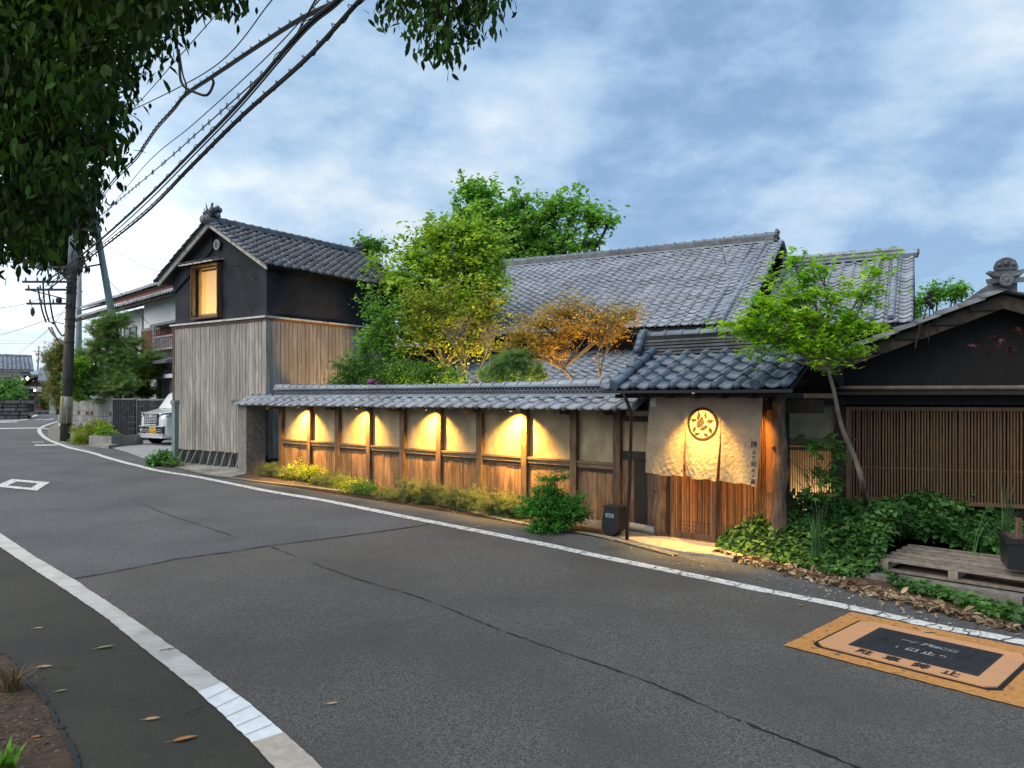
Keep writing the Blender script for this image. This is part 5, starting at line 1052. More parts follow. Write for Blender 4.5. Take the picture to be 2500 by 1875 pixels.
def tree(name,label,cat,base,clumps,n,size,m,trunk_r,T=T_LEAF,group=None,forks=None,bark=None,twig=.16,per=26,shell=.45,droop=.2,tilt=.6,trunk=None,limbs=True,twigs=60,flat=1.0):
    base=Vector(base); t=thing(name,label,cat,tuple(base),group=group); bark=bark or m_bark
    cl=np.array(clumps,float); cc=Vector(cl[:,:3].mean(0)); fork=trunk[-1] if trunk else base.lerp(cc,.45)
    fork=Vector(fork); tp=[Vector(p)-base for p in trunk] if trunk else [Vector((0,0,-.05)),(fork-base)*.5+Vector((random.uniform(-.05,.05)*3,0,0)),fork-base]
    mb=MB(); mb.tube(smooth_path(tp,5),list(np.linspace(trunk_r,trunk_r*.62,len(smooth_path(tp,5)))),9); mb.ob('trunk',bark,t,True)
    P,tc_=clump_points(clumps,n,twig,per,shell,flat)
    if limbs:
        mb=MB(); f0=fork-base
        for c in clumps:
            e=Vector(c[:3])-base; mid=f0.lerp(e,.5)+Vector((random.uniform(-.1,.1),random.uniform(-.1,.1),random.uniform(-.02,.12)))*(e-f0).length*.5
            path=smooth_path([f0,mid,e],4); mb.tube(path,list(np.linspace(trunk_r*.5,trunk_r*.14,len(path))),5)
        sel=rng.choice(len(tc_),min(twigs,len(tc_)),replace=False)
        for i in sel:
            q=Vector(tc_[i])-base; c=min(clumps,key=lambda c:(Vector(c[:3])-base-q).length); e=Vector(c[:3])-base
            mb.tube(smooth_path([e.lerp(f0,.15),e.lerp(q,.5)+Vector((0,0,-.04)),q],2),[trunk_r*.13,trunk_r*.12,trunk_r*.1,trunk_r*.08,trunk_r*.05][:len(smooth_path([e,e,q],2))],4)
        mb.ob('branches',bark,t)
    me=leaf_mesh('crown',m,P-np.array(base),size,T,droop=droop,tilt=tilt); link('crown',me,t); return t
m_bark=mat('bark_brown',(.10,.075,.055),(.045,.035,.027),scale=6,stretch=(4,4,1),rough=.95,bump=.8)
m_barkp=mat('bark_pale',(.22,.19,.15),(.13,.11,.09),scale=6,rough=.95,bump=.5)
def C(px,py,Y,rx,rz,ry=None):   # clump centred where px,py is seen at depth Y; radii given in picture units
    p=W(px,py,Y); s=Y/1800; return (p.x,p.y,p.z,rx*s,(ry if ry else (rx+rz)/2)*s,rz*s)
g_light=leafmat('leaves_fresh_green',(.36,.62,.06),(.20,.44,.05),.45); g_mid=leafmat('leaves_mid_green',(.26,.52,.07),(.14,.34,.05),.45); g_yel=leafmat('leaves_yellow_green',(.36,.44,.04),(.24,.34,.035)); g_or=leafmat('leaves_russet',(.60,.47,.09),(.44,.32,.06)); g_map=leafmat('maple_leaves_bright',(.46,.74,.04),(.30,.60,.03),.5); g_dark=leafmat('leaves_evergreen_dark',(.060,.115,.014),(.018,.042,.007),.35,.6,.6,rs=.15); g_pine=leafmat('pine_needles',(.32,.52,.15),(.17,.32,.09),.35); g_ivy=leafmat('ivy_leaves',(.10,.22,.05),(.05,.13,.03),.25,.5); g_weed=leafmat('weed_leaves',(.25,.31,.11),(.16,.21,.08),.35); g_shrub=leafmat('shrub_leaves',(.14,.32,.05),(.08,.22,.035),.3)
# tall tree behind the main house
tree('tall_tree','tall loose green tree rising behind the main house roof','tree',(3.0,31,0),[C(1190,540,31,70,80),C(1180,480,31,45,30),C(1250,510,31,60,50),C(1140,470,31,20,25),C(1133,445,31,10,24),C(1160,440,31,8,10),C(1120,520,31,14,8),C(1150,530,31,45,40),C(1290,560,31,60,60),C(1350,520,31,50,40),C(1400,500,31,60,35),C(1450,530,31,45,30),C(1490,540,31,25,14),C(1380,590,31,60,45),C(1240,600,31,90,50),C(1330,640,31,90,40),C(1440,590,31,30,25),C(1275,480,31,22,22),C(1130,515,31,25,14)],12500,.23,leafmat('leaves_tall_tree',(.34,.60,.08),(.19,.42,.05),.45),.28,per=26,twig=.22,shell=.2,twigs=200)
# big fresh green tree in the garden
tree('garden_tree','broad fresh green tree beside the storehouse roof','tree',W(1080,960,19),[C(1010,640,19,65,60),C(1080,600,19,75,55),C(1150,640,19,75,65),C(960,690,19,55,45),C(1050,700,19,90,70),C(1160,720,19,75,70),C(1080,780,19,100,60),C(990,770,19,45,40),C(920,640,19.5,25,12),C(1070,570,19,60,30),C(1185,600,19,50,55),C(1200,680,18.6,35,60),C(1140,560,19,50,30)],17000,.14,g_light,.16,per=26,twig=.17,shell=.25,twigs=200)
tree('young_tree','small green sprig tree showing just right of the storehouse ridge','tree',W(905,960,21.5),[C(895,605,21.5,22,20),C(915,595,21.5,16,12),C(935,610,21.5,10,8),C(902,625,21.5,15,12)],1100,.15,g_mid,.05,per=14,twig=.12,twigs=20)
# lamplit garden trees
tree('lamplit_maple','yellow green maple lit from below beside the azalea hedge','tree',W(1080,985,14.6),[C(1040,750,14.6,55,50),C(1100,770,14.6,60,60),C(1160,790,14.6,55,50),C(1190,740,14.6,30,45),C(1060,830,14.6,60,40),C(1130,850,14.6,50,30),C(1175,840,14.6,35,30),C(1100,710,14.6,30,25),C(990,840,14.6,40,30),C(1000,790,14.6,25,20)],6000,.085,g_yel,.05,T_LEAF,bark=m_barkp,per=18,twig=.13,shell=.2,twigs=120)
tree('slender_maple','slender upright green maple against the storehouse wall','tree',W(950,985,14.9),[C(905,720,14.9,12,22),C(905,750,14.9,25,20),C(925,790,14.9,30,25),C(955,760,14.9,25,25),C(930,830,14.9,35,28),C(900,815,14.9,25,20),C(960,850,14.9,35,28),C(890,850,14.9,25,25),C(975,800,14.9,30,35)],3000,.085,g_mid,.035,bark=m_barkp,per=16,twig=.12,shell=.2,twigs=90)
tree('russet_tree','spreading russet leaved tree lit orange from below','tree',W(1410,985,13.2),[C(1390,760,13.2,60,28),C(1330,785,13.2,60,30),C(1270,815,13.2,50,26),C(1240,845,13.2,40,16),C(1330,835,13.2,60,28),C(1400,800,13.2,60,30),C(1460,775,13.2,55,30),C(1510,780,13.2,45,35),C(1480,815,13.2,50,25),C(1360,865,13.2,35,14),C(1290,865,13.2,50,22),C(1540,760,13.2,25,22),C(1400,740,13.2,35,15)],17000,.045,g_or,.045,bark=m_barkp,per=20,twig=.10,shell=.1,twigs=320,trunk=[W(1420,985,13.2),W(1400,930,13.2),W(1375,900,13.2)],flat=.8)
# bare twiggy shrub between
mb=MB()
random.seed(4)
def twigtree(mb,p,d,l,r,dep):
    q=p+d*l; mb.tube([p,p.lerp(q,.5)+Vector((random.uniform(-.03,.03),random.uniform(-.03,.03),0))*l,q],[r,r*.85,r*.7],4)
    if dep:
        for _ in range(random.choice((2,3))): 
            nd=(d+Vector((random.uniform(-.7,.7),random.uniform(-.7,.7),random.uniform(-.2,.5)))).normalized(); twigtree(mb,q,nd,l*random.uniform(.6,.85),r*.65,dep-1)
b0=W(1140,985,14.0); twigtree(mb,b0,Vector((-.1,0,1)),.55,.028,6); twigtree(mb,b0,Vector((.35,0,1)).normalized(),.5,.022,5)
o=mb.ob('bare_shrub',m_barkp); tag(o,'bare twiggy shrub between the lamplit maple and round bush','shrub')
mb=MB(); b0=W(1450,985,13.0); twigtree(mb,b0,Vector((.2,0,1)).normalized(),.5,.03,6); o=mb.ob('bare_shrub',m_barkp); tag(o,'pale branching stems under the russet tree','shrub')
def bush(name,label,clumps,n,size,m,T=T_LEAF,per=12,twig=.06,group=None,cat='shrub',tilt=.7,stems=True,z0=None):
    c=np.array(clumps); base=Vector((c[:,0].mean(),c[:,1].mean(),(c[:,2]-c[:,5]).min() if z0 is None else z0))
    t=thing(name,label,cat,tuple(base),group=group); P,tc_=clump_points(clumps,n,twig,per,.55,1.0,1.2)
    if z0 is not None: P[:,2]=np.maximum(P[:,2],z0+.01)
    if stems:
        mb=MB()
        for i in rng.choice(len(tc_),min(24,len(tc_)),replace=False): q=Vector(tc_[i])-base; mb.tube([(q.x*.15,q.y*.15,-.02),q*.6,q],[.012,.008,.004],4)
        mb.ob('stems',m_bark,t)
    link('foliage',leaf_mesh('foliage',m,P-np.array(base),size,T,tilt=tilt),t); return t
bush('azalea_hedge','long leafy green hedge showing above the left half of tiled wall',[C(860,895,15.2,45,30),C(920,905,14.8,50,28),C(990,908,14.2,55,26),C(1060,912,13.8,50,24),C(1115,918,13.4,30,18),C(850,935,15.2,40,30),C(950,940,14.6,70,25),C(1060,940,13.8,70,20)],16000,.055,g_shrub,per=14,twig=.07)
bush('round_conifer','dark rounded conifer bush behind the wall below the russet tree',[C(1250,885,13.0,48,22),C(1255,925,13.0,68,24),C(1220,900,13.0,30,18),C(1295,905,13,36,16),C(1270,868,13,22,12),C(1310,930,13,26,16)],7000,.07,g_pine,T_NEEDLE,per=10,twig=.05)
bush('small_conifer','small low conifer tuft left of the rounded conifer bush',[C(1195,920,13.3,28,16)],1200,.06,g_pine,T_NEEDLE,per=8,twig=.05)
o=MB().blob(tuple(W(907,932,14.2)),(.10,.08,.06),8,5,.4).blob(tuple(W(920,936,14.2)),(.07,.06,.05),8,5,.4).ob('azalea_flowers',mat('azalea_purple',(.16,.05,.13),rough=.8)); tag(o,'small purple azalea flowers in the hedge top','flowers')
# far right treetops behind the lattice house
tree('back_tree','green treetop peeping above the right roof slope','tree',(13.5,24,0),[C(2245,735,24,22,14),C(2290,715,24,18,22),C(2230,760,24,20,14),C(2330,715,24,22,10)],2200,.12,g_mid,.12,per=16,twig=.14,twigs=20)
tree('back_tree','small treetop sprig just left of the corner roof ornament','tree',(15.2,24,0),[C(2345,705,24,14,7),C(2330,712,24,10,6)],700,.12,g_light,.10,per=16,twig=.12,twigs=10)
# bright maple by the gate
mtr=[G(2123,1278),W(2108,1190,8.05),W(2088,1120,8.0),W(2062,1062,7.95),W(2047,1010,7.9),W(2036,955,7.85),W(2022,905,7.8)]
MC=[C(1950,720,7.8,60,35),C(1900,760,7.8,70,32),C(1830,790,7.8,60,22),C(1960,780,7.8,80,32),C(2020,800,7.8,60,35),C(2060,770,7.8,35,30),C(2110,790,7.8,60,20),C(1900,820,7.8,75,28),C(1980,840,7.8,70,28),C(2040,850,7.8,50,24),C(1960,670,7.8,45,30),C(1935,630,7.8,20,22),C(1900,670,7.8,30,24),C(2110,710,7.8,35,35),C(2130,660,7.8,22,32),C(2150,640,7.8,14,14),C(2010,660,7.8,25,25),C(1795,795,7.8,25,10),C(1860,730,7.8,30,18),C(2030,720,7.8,35,25),C(2080,850,7.8,35,18),C(1845,860,7.8,35,10),C(1985,640,7.8,14,14),C(2030,885,7.8,28,14)]
tree('gate_maple','bright yellow green maple on a thin leaning trunk right of the gate','tree',tuple(mtr[0]),MC,6200,.052,g_map,.030,T_MAPLE,bark=m_barkp,per=18,twig=.085,shell=.1,trunk=[tuple(p) for p in mtr],tilt=.42,twigs=140,flat=.55,droop=.25)
# ivy bed
def bed(name,label,poly,hfun,n,size,m,T,cat='ground cover',tilt=.55,kind='stuff'):
    P=[Vector((p[0],p[1])) for p in poly]; xs=[p.x for p in P]; ys=[p.y for p in P]; pts=[]
    def inside(x,y):
        c=False; j=len(P)-1
        for i in range(len(P)):
            if (P[i].y>y)!=(P[j].y>y) and x<(P[j].x-P[i].x)*(y-P[i].y)/(P[j].y-P[i].y)+P[i].x: c=not c
            j=i
        return c
    while len(pts)<n:
        x=random.uniform(min(xs),max(xs)); y=random.uniform(min(ys),max(ys))
        if inside(x,y): h=hfun(x,y); pts.append((x,y,gz(y)+max(.01,h*random.uniform(.55,1.05)+random.uniform(-.02,.02))))
    me=leaf_mesh(name,m,np.array(pts),size,T,tilt=tilt,droop=.35); o=link(name,me,kind=kind); o['label']=label; o['category']=cat; return o
ivp=[G(1748,1342),G(1800,1362),G(1900,1380),G(2000,1405),G(2135,1415)]
vs_=lambda x,y:noise.noise(Vector((x*1.7,y*1.7,0)))
def dist_front(x,y):
    # distance behind the front edge of the bed
    a=Vector((2.37,8.62)); d=Vector((.72,-.694)); q=Vector((x,y))-a; return q.dot(Vector((.694,.72)))
bed('ivy_bed','dense dark green ivy mound spilling beside the threshold stone',[tuple(p.xy) for p in ivp]+[(4.45,8.25),(5.2,8.6),(5.6,8.9),(4.4,9.35),(3.0,9.0),(2.55,8.95)],lambda x,y:min(.52,.07+.62*max(0,dist_front(x,y)))*(1+.5*vs_(x,y))*(min(1,max(.25,(x-2.3)/.5))),15000,.058,g_ivy,T_IVY)
bed('ivy_bed','ivy growing behind the wooden pallet below the lattice screen',[(4.3,8.5),(5.0,7.9),(5.6,7.2),(6.6,7.0),(6.6,8.2),(5.6,8.8),(4.4,9.3)],lambda x,y:.30*(1+.6*vs_(x*1.3,y))+.05,9000,.065,g_ivy,T_IVY)
bed('creeping_ivy','strip of creeping ivy in front of the pallet kerb',[tuple(G(*p).xy) for p in [(2140,1405),(2200,1425),(2300,1450),(2400,1478),(2500,1500),(2500,1540),(2430,1525),(2330,1480),(2200,1445)]]+[],lambda x,y:.07*(1+.5*vs_(x*3,y)),1700,.055,g_ivy,T_IVY)
bed('undergrowth','fine leafy undergrowth along the top of the ivy mound',[(2.7,8.75),(3.4,8.3),(4.2,8.3),(5.0,8.5),(4.4,9.3),(3.1,9.0)],lambda x,y:.46*(1+.5*vs_(x*2,y*2)),4200,.030,g_shrub,T_LEAF)
def blades(name,label,base,n,h,spread,m,wd=.012,cat='grass',lean=(0,0)):
    mb=MB(); base=Vector(base)
    for _ in range(n):
        a=random.uniform(0,2*math.pi); s=random.uniform(.1,1)*spread; hh=h*random.uniform(.6,1.1); d=Vector((math.cos(a)*s+lean[0],math.sin(a)*s+lean[1],0)); sd=Vector((-math.sin(a),math.cos(a),0))*wd
        pts=[d*(t**1.8)+Vector((0,0,hh*(t-.25*s/spread*t**3))) for t in (0,.35,.7,1)]; st=Vector((random.uniform(-.04,.04),random.uniform(-.04,.04),0))
        vs=[]; 
        for k,p in enumerate(pts[:-1]): f=(1,.9,.6)[k]; vs+=[st+p-sd*f,st+p+sd*f]
        vs.append(st+pts[-1]); mb.add(vs,[(0,1,3,2),(2,3,5,4),(4,5,6)])
    o=mb.ob(name,m,None,loc=base); tag(o,label,cat); return o
g_iris=leafmat('iris_blades',(.10,.22,.08),(.06,.15,.05),.3)
blades('iris_clump','tuft of tall bluish green iris leaves rising from the ivy',G(2005,1392)+Vector((0,.15,.05)),34,.62,.22,g_iris,.008)
blades('grass_tuft','tall grass blades behind the black planter box',W(2450,1290,7.6)-Vector((0,0,.25)),22,.85,.25,g_iris,.007); blades('grass_tuft','single long grass blade leaning over the pallet',W(2385,1356,7.6),3,.55,.02,g_iris,.006,lean=(.28,.1))
# vine with lobed leaves in front of the lattice door
bush('climbing_vine','leafy vine with lobed green leaves in front of the lattice door',[C(2000,1085,8.3,35,14),C(2040,1100,8.3,20,22),C(2030,1160,8.3,22,14),C(2045,1200,8.3,16,18),C(2010,1210,8.3,26,10),C(1990,1160,8.3,20,10),C(2055,1070,8.3,10,10)],190,.085,leafmat('vine_leaves',(.10,.26,.05),(.07,.19,.04)),T_MAPLE,per=5,twig=.06,stems=False)
mb=MB(); random.seed(9)
b0=Vector(W(2000,1262,8.35)); 
for dx in (-.25,-.1,.02,.15,.3): twigtree(mb,b0+Vector((dx*.2,0,0)),Vector((dx,0,1)).normalized(),.24,.007,4)
o=mb.ob('twiggy_plant',m_bark); tag(o,'thin reddish twiggy plant in front of the narrow lattice door','plant')
bush('red_maple_twig','red leaved maple twig reaching in from the right edge',[C(2440,842,6.5,30,6),C(2480,850,6.5,25,8),C(2500,810,6.5,10,5),C(2400,848,6.5,20,3)],50,.045,leafmat('red_leaves',(.12,.035,.03),(.07,.02,.02)),T_MAPLE,per=6,twig=.03,stems=False)
MB()
# plants along the wall foot
def wl(px,py): p=G(px,py); return p
for i,(pxa,pxb,py,h,m,lab,nn) in enumerate(((620,700,1172,.30,g_weed,'dry grey green weed tangle at the left end of the wall foot',900),(690,760,1180,.42,g_yel,'tall yellowish plant glowing under the leftmost downlight',1500),(755,830,1192,.26,g_weed,'low feathery weeds between the first and second downlights',900),(815,850,1205,.24,g_yel,'yellow flowering clump left of the dark green shrublet',700),(850,895,1212,.26,g_shrub,'dark green shrublet below the second downlight',900),(905,960,1222,.18,g_weed,'sparse weeds right of the dark green shrublet',500),(965,1065,1235,.36,g_weed,'rosemary like clump under the third downlight',1800),(1070,1160,1250,.34,g_weed,'rosemary like clump between third and fourth downlights',1500),(1165,1255,1268,.34,g_weed,'rosemary like clump left of the round green bush',1500))):
    a=wl(pxa,py-6)+Vector((.1,.22,0)); b=wl(pxb,py+6)+Vector((.1,.22,0)); k=3 if pxb-pxa<60 else 5
    h*=.62
    cl=[(*(a.lerp(b,(q+.5)/k)+Vector((0,random.uniform(-.05,.05),h*random.uniform(.45,.75)))),.19,.14,h*random.uniform(.5,.95)) for q in range(k)]
    bush('verge_plant',lab,cl,int(nn*1.7),.050 if m is g_weed else .038,m,T_NEEDLE if m is g_weed else T_LEAF,per=9,twig=.05,group='plants along the foot of the tiled wall',cat='plant',z0=gz((a.y+b.y)/2))
bush('round_bush','dense rounded bright green bush against the wall beside the floodlight box',[C(1330,1220,9.75,60,14),C(1350,1248,9.7,72,16),C(1345,1275,9.65,62,14),C(1335,1195,9.8,40,12),C(1395,1218,9.75,40,14),C(1290,1245,9.8,34,22),C(1405,1255,9.7,36,22),C(1352,1168,9.8,36,10),C(1380,1158,9.8,18,8),C(1325,1290,9.6,40,12),C(1345,1230,9.8,45,40)],15000,.034,leafmat('box_leaves',(.11,.32,.04),(.06,.20,.03)),per=14,twig=.045)
bush('low_fern','low ferny plant on the apron beside the grey gate post',[C(400,1120,17.4,25,14),C(380,1127,17.2,20,10),C(420,1130,17,18,8)],900,.10,g_shrub,per=8,twig=.07,stems=False,cat='plant')
bush('planter_bush','feathery yellow green bush spilling from the left planter',[C(215,1065,24.4,26,20),C(205,1075,24.2,18,22),C(235,1050,24.6,22,14)],3000,.10,g_yel,T_NEEDLE,per=10,twig=.10); bush('planter_bush','pale leafed round bush in the right planter by the driveway',[C(258,1055,24.3,20,14),C(245,1063,24.2,14,8)],1300,.09,g_light,per=10,twig=.07)
bush('planter_bush','low flowering greenery behind the planters at the block wall foot',[C(250,1040,25.2,18,10),C(192,1048,25.5,12,8)],700,.08,g_weed,per=10,twig=.08)
# ------------------------------------------------------------------ pine and neighbours
pc=[C(272,790,27,44,16),C(250,812,27,35,12),C(295,775,27,26,10),C(243,842,27,36,11),C(275,840,27,20,9),C(322,835,27,32,16),C(215,870,27,40,15),C(280,875,27,50,16),C(340,885,27,45,25),C(372,880,27,22,16),C(230,905,27,55,20),C(300,915,27,55,22),C(210,945,26.5,40,28),C(260,950,26.5,60,25),C(310,945,26.5,45,28),C(355,905,27,30,16),C(345,940,27.2,16,14),C(195,930,26.7,30,20)]
tree('niwaki_pine','large cloud pruned pine behind the pale block wall','pine tree',W(283,1070,27.2),pc,24000,.13,g_pine,.16,T_NEEDLE,per=16,twig=.12,shell=.1,twigs=120,trunk=[W(283,1070,27.2),W(288,960,27.2),W(278,890,27.2),W(285,840,27.2),W(262,800,27.2)],flat=.5,tilt=.35,droop=0)
tree('clipped_pine_branch','dark clipped pine shoot arching right toward the porch','tree',W(352,1000,26.6),[C(352,950,26.6,16,18),C(362,912,26.6,30,10),C(378,900,26.6,16,8),C(358,960,26.6,26,9)],3500,.10,g_dark,.05,T_NEEDLE,per=14,twig=.10)
bush('bright_shrub','bright yellow green shrub between the pole and the pine',[C(190,910,26,16,30),C(183,945,26,14,30),C(200,895,26,20,16),C(195,965,26,18,12),C(235,868,27.8,30,8)],3600,.12,g_light,per=12,twig=.10)
tree('yellowing_pine','yellowish pine just left of the utility pole','pine tree',W(142,1010,33),[C(140,865,33,22,12),C(130,885,33,16,12),C(145,900,33,14,14),C(140,930,33,16,18),C(148,960,33,18,20),C(150,985,33,16,14),C(165,970,33,18,20),C(150,850,33,12,8)],4200,.20,leafmat('pine_yellowing',(.38,.34,.09),(.20,.26,.07),.3),.10,T_NEEDLE,per=14,twig=.2,tilt=.4)
bush('far_bush','leafy dark bush above the far left stone wall',[C(20,955,52,28,20),C(5,965,52,20,18),C(35,965,50,12,12)],1600,.35,g_shrub,per=10,twig=.4); bush('far_hedge','low clipped hedge at the end of the street',[C(95,985,80,12,7),C(110,986,80,12,7),C(125,985,80,12,8)],1200,.5,g_shrub,per=10,twig=.4)
# ------------------------------------------------------------------ overhanging evergreen, close to the camera
def polysample(poly,n,Y0,Y1,per=9,twig=.10):
    P=poly; xs=[p[0] for p in P]; ys=[p[1] for p in P]; out=[];cs=[]
    while len(out)<n:
        x=random.uniform(min(xs),max(xs)); y=random.uniform(min(ys),max(ys)); c=False; j=len(P)-1
        for i in range(len(P)):
            if (P[i][1]>y)!=(P[j][1]>y) and x<(P[j][0]-P[i][0])*(y-P[i][1])/(P[j][1]-P[i][1])+P[i][0]: c=not c
            j=i
        if not c: continue
        q=W(x,y,random.uniform(Y0,Y1)); cs.append(q)
        for _ in range(per): out.append((q.x+random.gauss(0,twig),q.y+random.gauss(0,twig),q.z+random.gauss(0,twig*.8)))
    return np.array(out),cs
ot=thing('overhanging_tree','dark evergreen tree overhanging the top left of the view','tree',(-5.2,2.6,-.2))
ob_=Vector((-5.2,2.6,-.2))
MB().tube(smooth_path([(0,0,-.1),(.1,.1,1.5),(.0,.3,3.0),(.3,.8,4.6),(.6,1.2,6.0)],4),list(np.linspace(.24,.12,17)),12).ob('trunk',m_bark,ot,True)
main=[(-300,-300),(640,-300),(600,-10),(540,15),(480,25),(440,90),(380,110),(345,170),(300,230),(285,330),(290,395),(270,430),(215,420),(190,470),(180,560),(150,610),(60,630),(30,640),(-20,660),(-300,700)]
core=[(-300,-300),(600,-300),(560,-30),(420,20),(330,80),(285,150),(255,260),(240,350),(200,380),(140,500),(90,560),(-300,620)]
P1,c1_=polysample(core,30000,3.6,6.5,9,.07); P2,c2_=polysample(main,19000,3.4,5.6,7,.055)
bough=[(930,-260),(1250,-260),(1230,0),(1200,30),(1170,70),(1130,75),(1125,110),(1100,165),(1075,130),(1060,150),(1030,100),(1000,70),(975,60),(945,50),(930,20)]
P3,c3_=polysample(bough,3600,4.2,5.2,6,.05)
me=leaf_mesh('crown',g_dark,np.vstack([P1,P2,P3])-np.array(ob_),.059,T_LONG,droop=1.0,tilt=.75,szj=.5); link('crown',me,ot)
Pf,cf=polysample([(90,440),(210,430),(212,560),(190,620),(130,600),(100,520)],2600,24,26,10,.28)
mb=MB()
for path in ([(0,.3,3.0),(1.0,1.6,3.9),(2.0,2.5,4.5),(3.0,3.0,5.3)],[(.3,.8,4.6),(1.5,1.5,4.7),(3.0,2.2,4.9),(4.8,2.4,4.9)],[(.1,.1,1.9),(.5,1.0,2.9),(.9,2.0,3.4)],[(.0,.3,3.0),(.9,1.4,3.3),(2.0,2.0,3.5)]):
    mb.tube(smooth_path(path,4),list(np.linspace(.055,.014,len(smooth_path(path,4)))),7)
src=[Vector(p) for p in ((2.0,2.5,4.5),(3.0,3.0,5.3),(.9,2.0,3.4),(2.0,2.0,3.5),(1.0,1.6,3.9),(4.8,2.4,4.9))]
for q in random.sample(c1_,120)+random.sample(c2_,120)+random.sample(c3_,60):
    e=q-ob_; s0=min(src,key=lambda a:(a-e).length); 
    mb.tube(smooth_path([s0,s0.lerp(e,.5)+Vector((0,0,.12)),e],3),list(np.linspace(.014,.003,7)),4)
mb.ob('branches',m_bark,ot)
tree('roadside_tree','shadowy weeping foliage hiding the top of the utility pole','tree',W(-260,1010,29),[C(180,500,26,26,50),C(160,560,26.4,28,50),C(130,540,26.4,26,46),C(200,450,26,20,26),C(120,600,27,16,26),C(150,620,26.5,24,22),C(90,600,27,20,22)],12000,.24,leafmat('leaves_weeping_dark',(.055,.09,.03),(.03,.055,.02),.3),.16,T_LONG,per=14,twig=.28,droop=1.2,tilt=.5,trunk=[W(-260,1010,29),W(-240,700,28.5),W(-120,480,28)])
# ------------------------------------------------------------------ foreground bits at lower left
blades('broad_leaf_plant','bright green broad leaved plant in the bottom left corner',G(20,1900)+Vector((-.02,.0,0)),16,.20,.16,leafmat('seedling_leaves',(.16,.32,.03),(.10,.22,.02)),.018,'plant')
blades('dry_weed','dry brown weed stalks at the left edge of the footway',G(28,1690),40,.22,.22,leafmat('dry_weed',(.20,.15,.07),(.12,.09,.04)),.006,'plant')
me=leaf_mesh('dry_litter',mat('litter_bits',(.14,.09,.05),(.08,.05,.03),rough=.9,rand=.3),np.array([(random.uniform(-4.2,-2.2),random.uniform(3.2,5.4),-.18) for _ in range(0)]+[tuple(G(random.uniform(-20,120),random.uniform(1640,1860))+Vector((0,0,.016))) for _ in range(260)]),.022,T_LEAF,tilt=.3); o=link('dry_litter',me,kind='stuff'); o['label']='small dry bits on the soil at lower left'; o['category']='litter'
# ------------------------------------------------------------------ fallen leaves
m_lit=leafmat('dead_leaves',(.42,.32,.20),(.20,.135,.08),.15,.8,.6,scale=6); m_lit2=leafmat('yellowed_leaves',(.42,.36,.14),(.30,.26,.10),.1,.8,.3)
lb=[(1745,1352),(1800,1368),(1900,1388),(2000,1412),(2130,1448),(2300,1492),(2500,1545)]; lf=[(1745,1358),(1800,1378),(1900,1403),(2000,1430),(2130,1466),(2300,1512),(2500,1556)]
pts=[]
for _ in range(1500):
    s=random.random()**.75*(len(lb)-1.001); i=int(s); f=s-i; a=G(*lb[i]).lerp(G(*lb[i+1]),f); b=G(*lf[i]).lerp(G(*lf[i+1]),f); k=min(1,abs(random.gauss(0,.36))); p=a.lerp(b,k)-Vector((0,-.06,0)); pts.append((p.x,p.y,gz(p.y)+.015+random.random()*.045*(1-k)))
me=leaf_mesh('leaf_litter',m_lit,np.array(pts),.066,T_LONG,tilt=.6,szj=.55); o=link('leaf_litter',me,kind='stuff'); o['label']='drift of curled brown leaves between the ivy and the white line'; o['category']='leaf litter'
pts=[]
for _ in range(520):
    s=random.random()*(len(seam_l)-1.001); i=int(s); p=G(*seam_l[i]).lerp(G(*seam_l[i+1]),s-i)+Vector((random.gauss(-.05,.12),random.gauss(-.06,.14),0)); pts.append((p.x,p.y,gz(p.y)+.013))
me=leaf_mesh('verge_litter',mat('pale_litter',(.42,.36,.26),(.22,.17,.10),rough=.9,rand=.5),np.array(pts),.030,T_LEAF,tilt=.3); o=link('verge_litter',me,kind='stuff'); o['label']='pale bits and small leaves scattered along the wall foot verge'; o['category']='leaf litter'
def fallen(px,py,size,col,lab,rot=None):
    p=G(px,py)+Vector((0,0,.014)); mb=MB(); P=[(0,0),(.25,.16),(.6,.17),(1,0),(.6,-.17),(.25,-.16)]
    mb.add([(x-.5,y,.10*abs(y)*2+.05*(x-.5)**2) for x,y in P]+[(.0,0,0)],[(0,1,6),(1,2,6),(2,3,6),(3,4,6),(4,5,6),(5,0,6)]).tube([(-.5,0,.01),(-.72,.03,.02)],.012,4)
    o=mb.ob('fallen_leaf',mat('leaf_'+col,{'orange':(.42,.16,.05),'yellow':(.60,.38,.03),'green':(.20,.30,.10),'tan':(.42,.30,.16),'pink':(.36,.20,.15)}[col],rough=.7),None,loc=p,rot=(random.uniform(-.1,.1),random.uniform(-.1,.1),rot if rot is not None else random.uniform(0,6))); o.scale=(size,)*3; tag(o,lab,'leaf','fallen leaves on the road and footway')
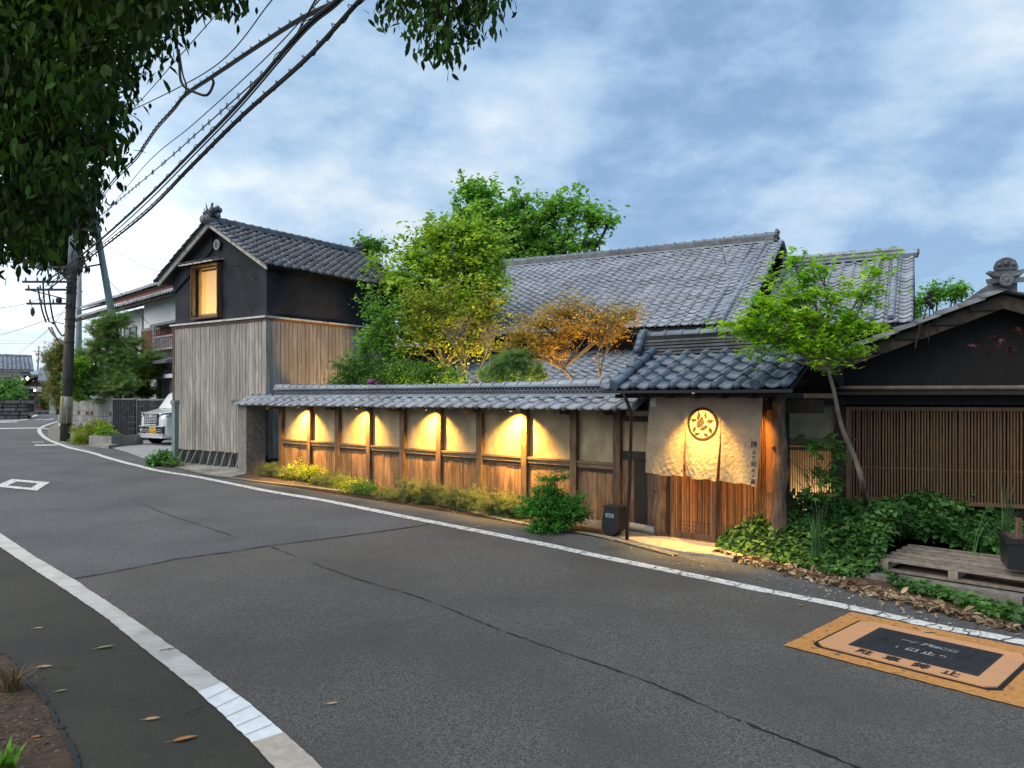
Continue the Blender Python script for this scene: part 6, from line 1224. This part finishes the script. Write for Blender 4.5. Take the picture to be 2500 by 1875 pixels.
for a in ((452,1809,.13,'orange','largest orange leaf on the dark footway near the bottom',.5),(812,1722,.075,'tan','single tan leaf alone on the road near the bottom',.1),(95,1537,.07,'yellow','small yellow leaf on the footway left of the white strip',.3),(257,1584,.13,'green','slender grey green leaf on the footway beside the white strip',.35),(372,1760,.09,'tan','narrow tan leaf left of the white strip near the bottom',.25),(150,1691,.07,'green','small green leaf beside the soil edge',.5),(92,1804,.07,'orange','orange leaf lying on the soil at lower left',.5),(108,1632,.10,'tan','tan curled leaf with twigs beside the soil',.6),
  (1770,1371,.06,'yellow','bright yellow leaf at the ivy tip',.2),(1975,1458,.07,'pink','brown leaf lying on the white line',.4),(2155,1478,.08,'tan','tan leaf standing between litter and line',1.0),(2042,1489,.06,'pink','small pinkish leaf below the line left of the cover',.2),(1955,1481,.06,'tan','pale leaf on the road below the white line',.2),(2264,1547,.14,'tan','large dried leaf on the orange frame of the cover',-.2),(2177,1552,.035,'yellow','tiny leaf on the upper left of the iron cover',.6),(2302,1616,.055,'yellow','oval yellow green leaf on the iron cover',.5),(2322,1628,.06,'green','narrow green leaf on the lower right of the iron cover',-.7),(2400,1518,.07,'green','green curled leaf in front of the litter drift',-.4),(2485,1553,.06,'pink','pinkish leaf just above the line at the right edge',.2),(877,1563,.025,'tan','tiny dry fragment in mid road',.2),(918,1243,.10,'green','green leaf on the verge below the dark shrublet',.1),(1168,1288,.10,'tan','dark dried leaf on the verge above the white line',.1)):
    fallen(*a)
for (px,py,l,r,lab) in ((470,1745,.14,1.1,'dry forked twig on the dark footway'),(140,1636,.24,.05,'long thin twig pointing at the soil edge'),(408,1592,.09,.5,'short twig lying on the white strip')):
    p=G(px,py)+Vector((0,0,.02)); d=Vector((math.cos(r),math.sin(r),0)); o=MB().tube([d*-l/2,d*.1*l+Vector((0,.01,0)),d*l/2],.003,4).tube([d*.05*l,d*.3*l+Vector((.02,-.04,.0))],.002,4).ob('twig',m_bark,None,loc=p); tag(o,lab,'twig')
# ------------------------------------------------------------------ pallet, kerb, planter box
m_pal=mat('pallet_wood',(.36,.31,.26),(.20,.165,.13),scale=5,stretch=(3,3,3),rough=.85,bump=.4,bscale=30,rand=.2)
pa=thing('wooden_pallet','grey weathered slatted wooden pallet lying on the ivy bed kerb','pallet',(3.76,7.54,-.115),(.715,-.70))
n=6
for k in range(n):
    w_=.072 if k%2 else .086; y=k*(1.05-.1)/(n-1); box('slat',m_pal,pa,-.02,2.0,y,y+w_,.098,.118)
for x in (.0,.62,1.24,1.86): box('stringer',m_pal,pa,x,x+.08,.0,1.05,.02,.097)
for y in (.0,.5,.95): box('base_board',m_pal,pa,.0,2.0,y,y+.09,.0,.019)
kb=thing('bed_kerb','low mossy concrete kerb under the pallet','kerb',(3.62,7.46,-.19),(.715,-.70)); box('kerb_stone',m_kerbc,kb,-.05,1.3,-.06,.10,-.1,.072); box('kerb_stone',m_kerbc,kb,1.31,3.0,-.06,.10,-.1,.070)
pbx=thing('planter_box','black square planter box on the pallet at the right edge','planter',tuple(W(2492,1392,6.72)),(.9,-.43)); zf=-(W(2492,1392,6.72).z)+.003
MB().box(-.10,.36,0,.40,0,.235).box(-.12,.38,-.02,.42,.235,.275).ob('pot',m_metal,pbx); 
box('stake',m_brown,pbx,-.03,.02,.06,.11,.27,.46); box('stake',m_door,pbx,.05,.12,.08,.14,.27,.54); box('soil',m_soil,pbx,-.08,.34,.02,.38,.276,.28)
# ------------------------------------------------------------------ garden uplights
def gl(px,Y,z,tx,ty,tY,pw,ang,lab,col=(1,.62,.14)):
    p=Vector(((px-1250)/1800*Y,Y,z)); spot('garden_spot',p,W(tx,ty,tY),pw,ang,col,.6,.05)
    o=MB().tube([(0,0,-z+.0),(0,0,-.06)],.015,6).tube([(0,0,-.12),(0,0,-.03)],.05,10).ob('garden_uplight',m_metal,None,loc=p); tag(o,lab,'garden light')
gl(1120,13.9,.35,1110,790,14.6,420,85,'small garden uplight below the lamplit maple')
gl(1330,12.9,.45,1350,810,13.2,170,95,'small garden uplight at the left foot of the russet tree',(1,.55,.14))
gl(1470,12.6,.45,1450,800,13.2,110,95,'small garden uplight at the right foot of the russet tree',(1,.55,.14))
gl(1010,15.6,.5,800,890,17.0,260,38,'small garden uplight aimed at the storehouse boards',(1,.60,.24))
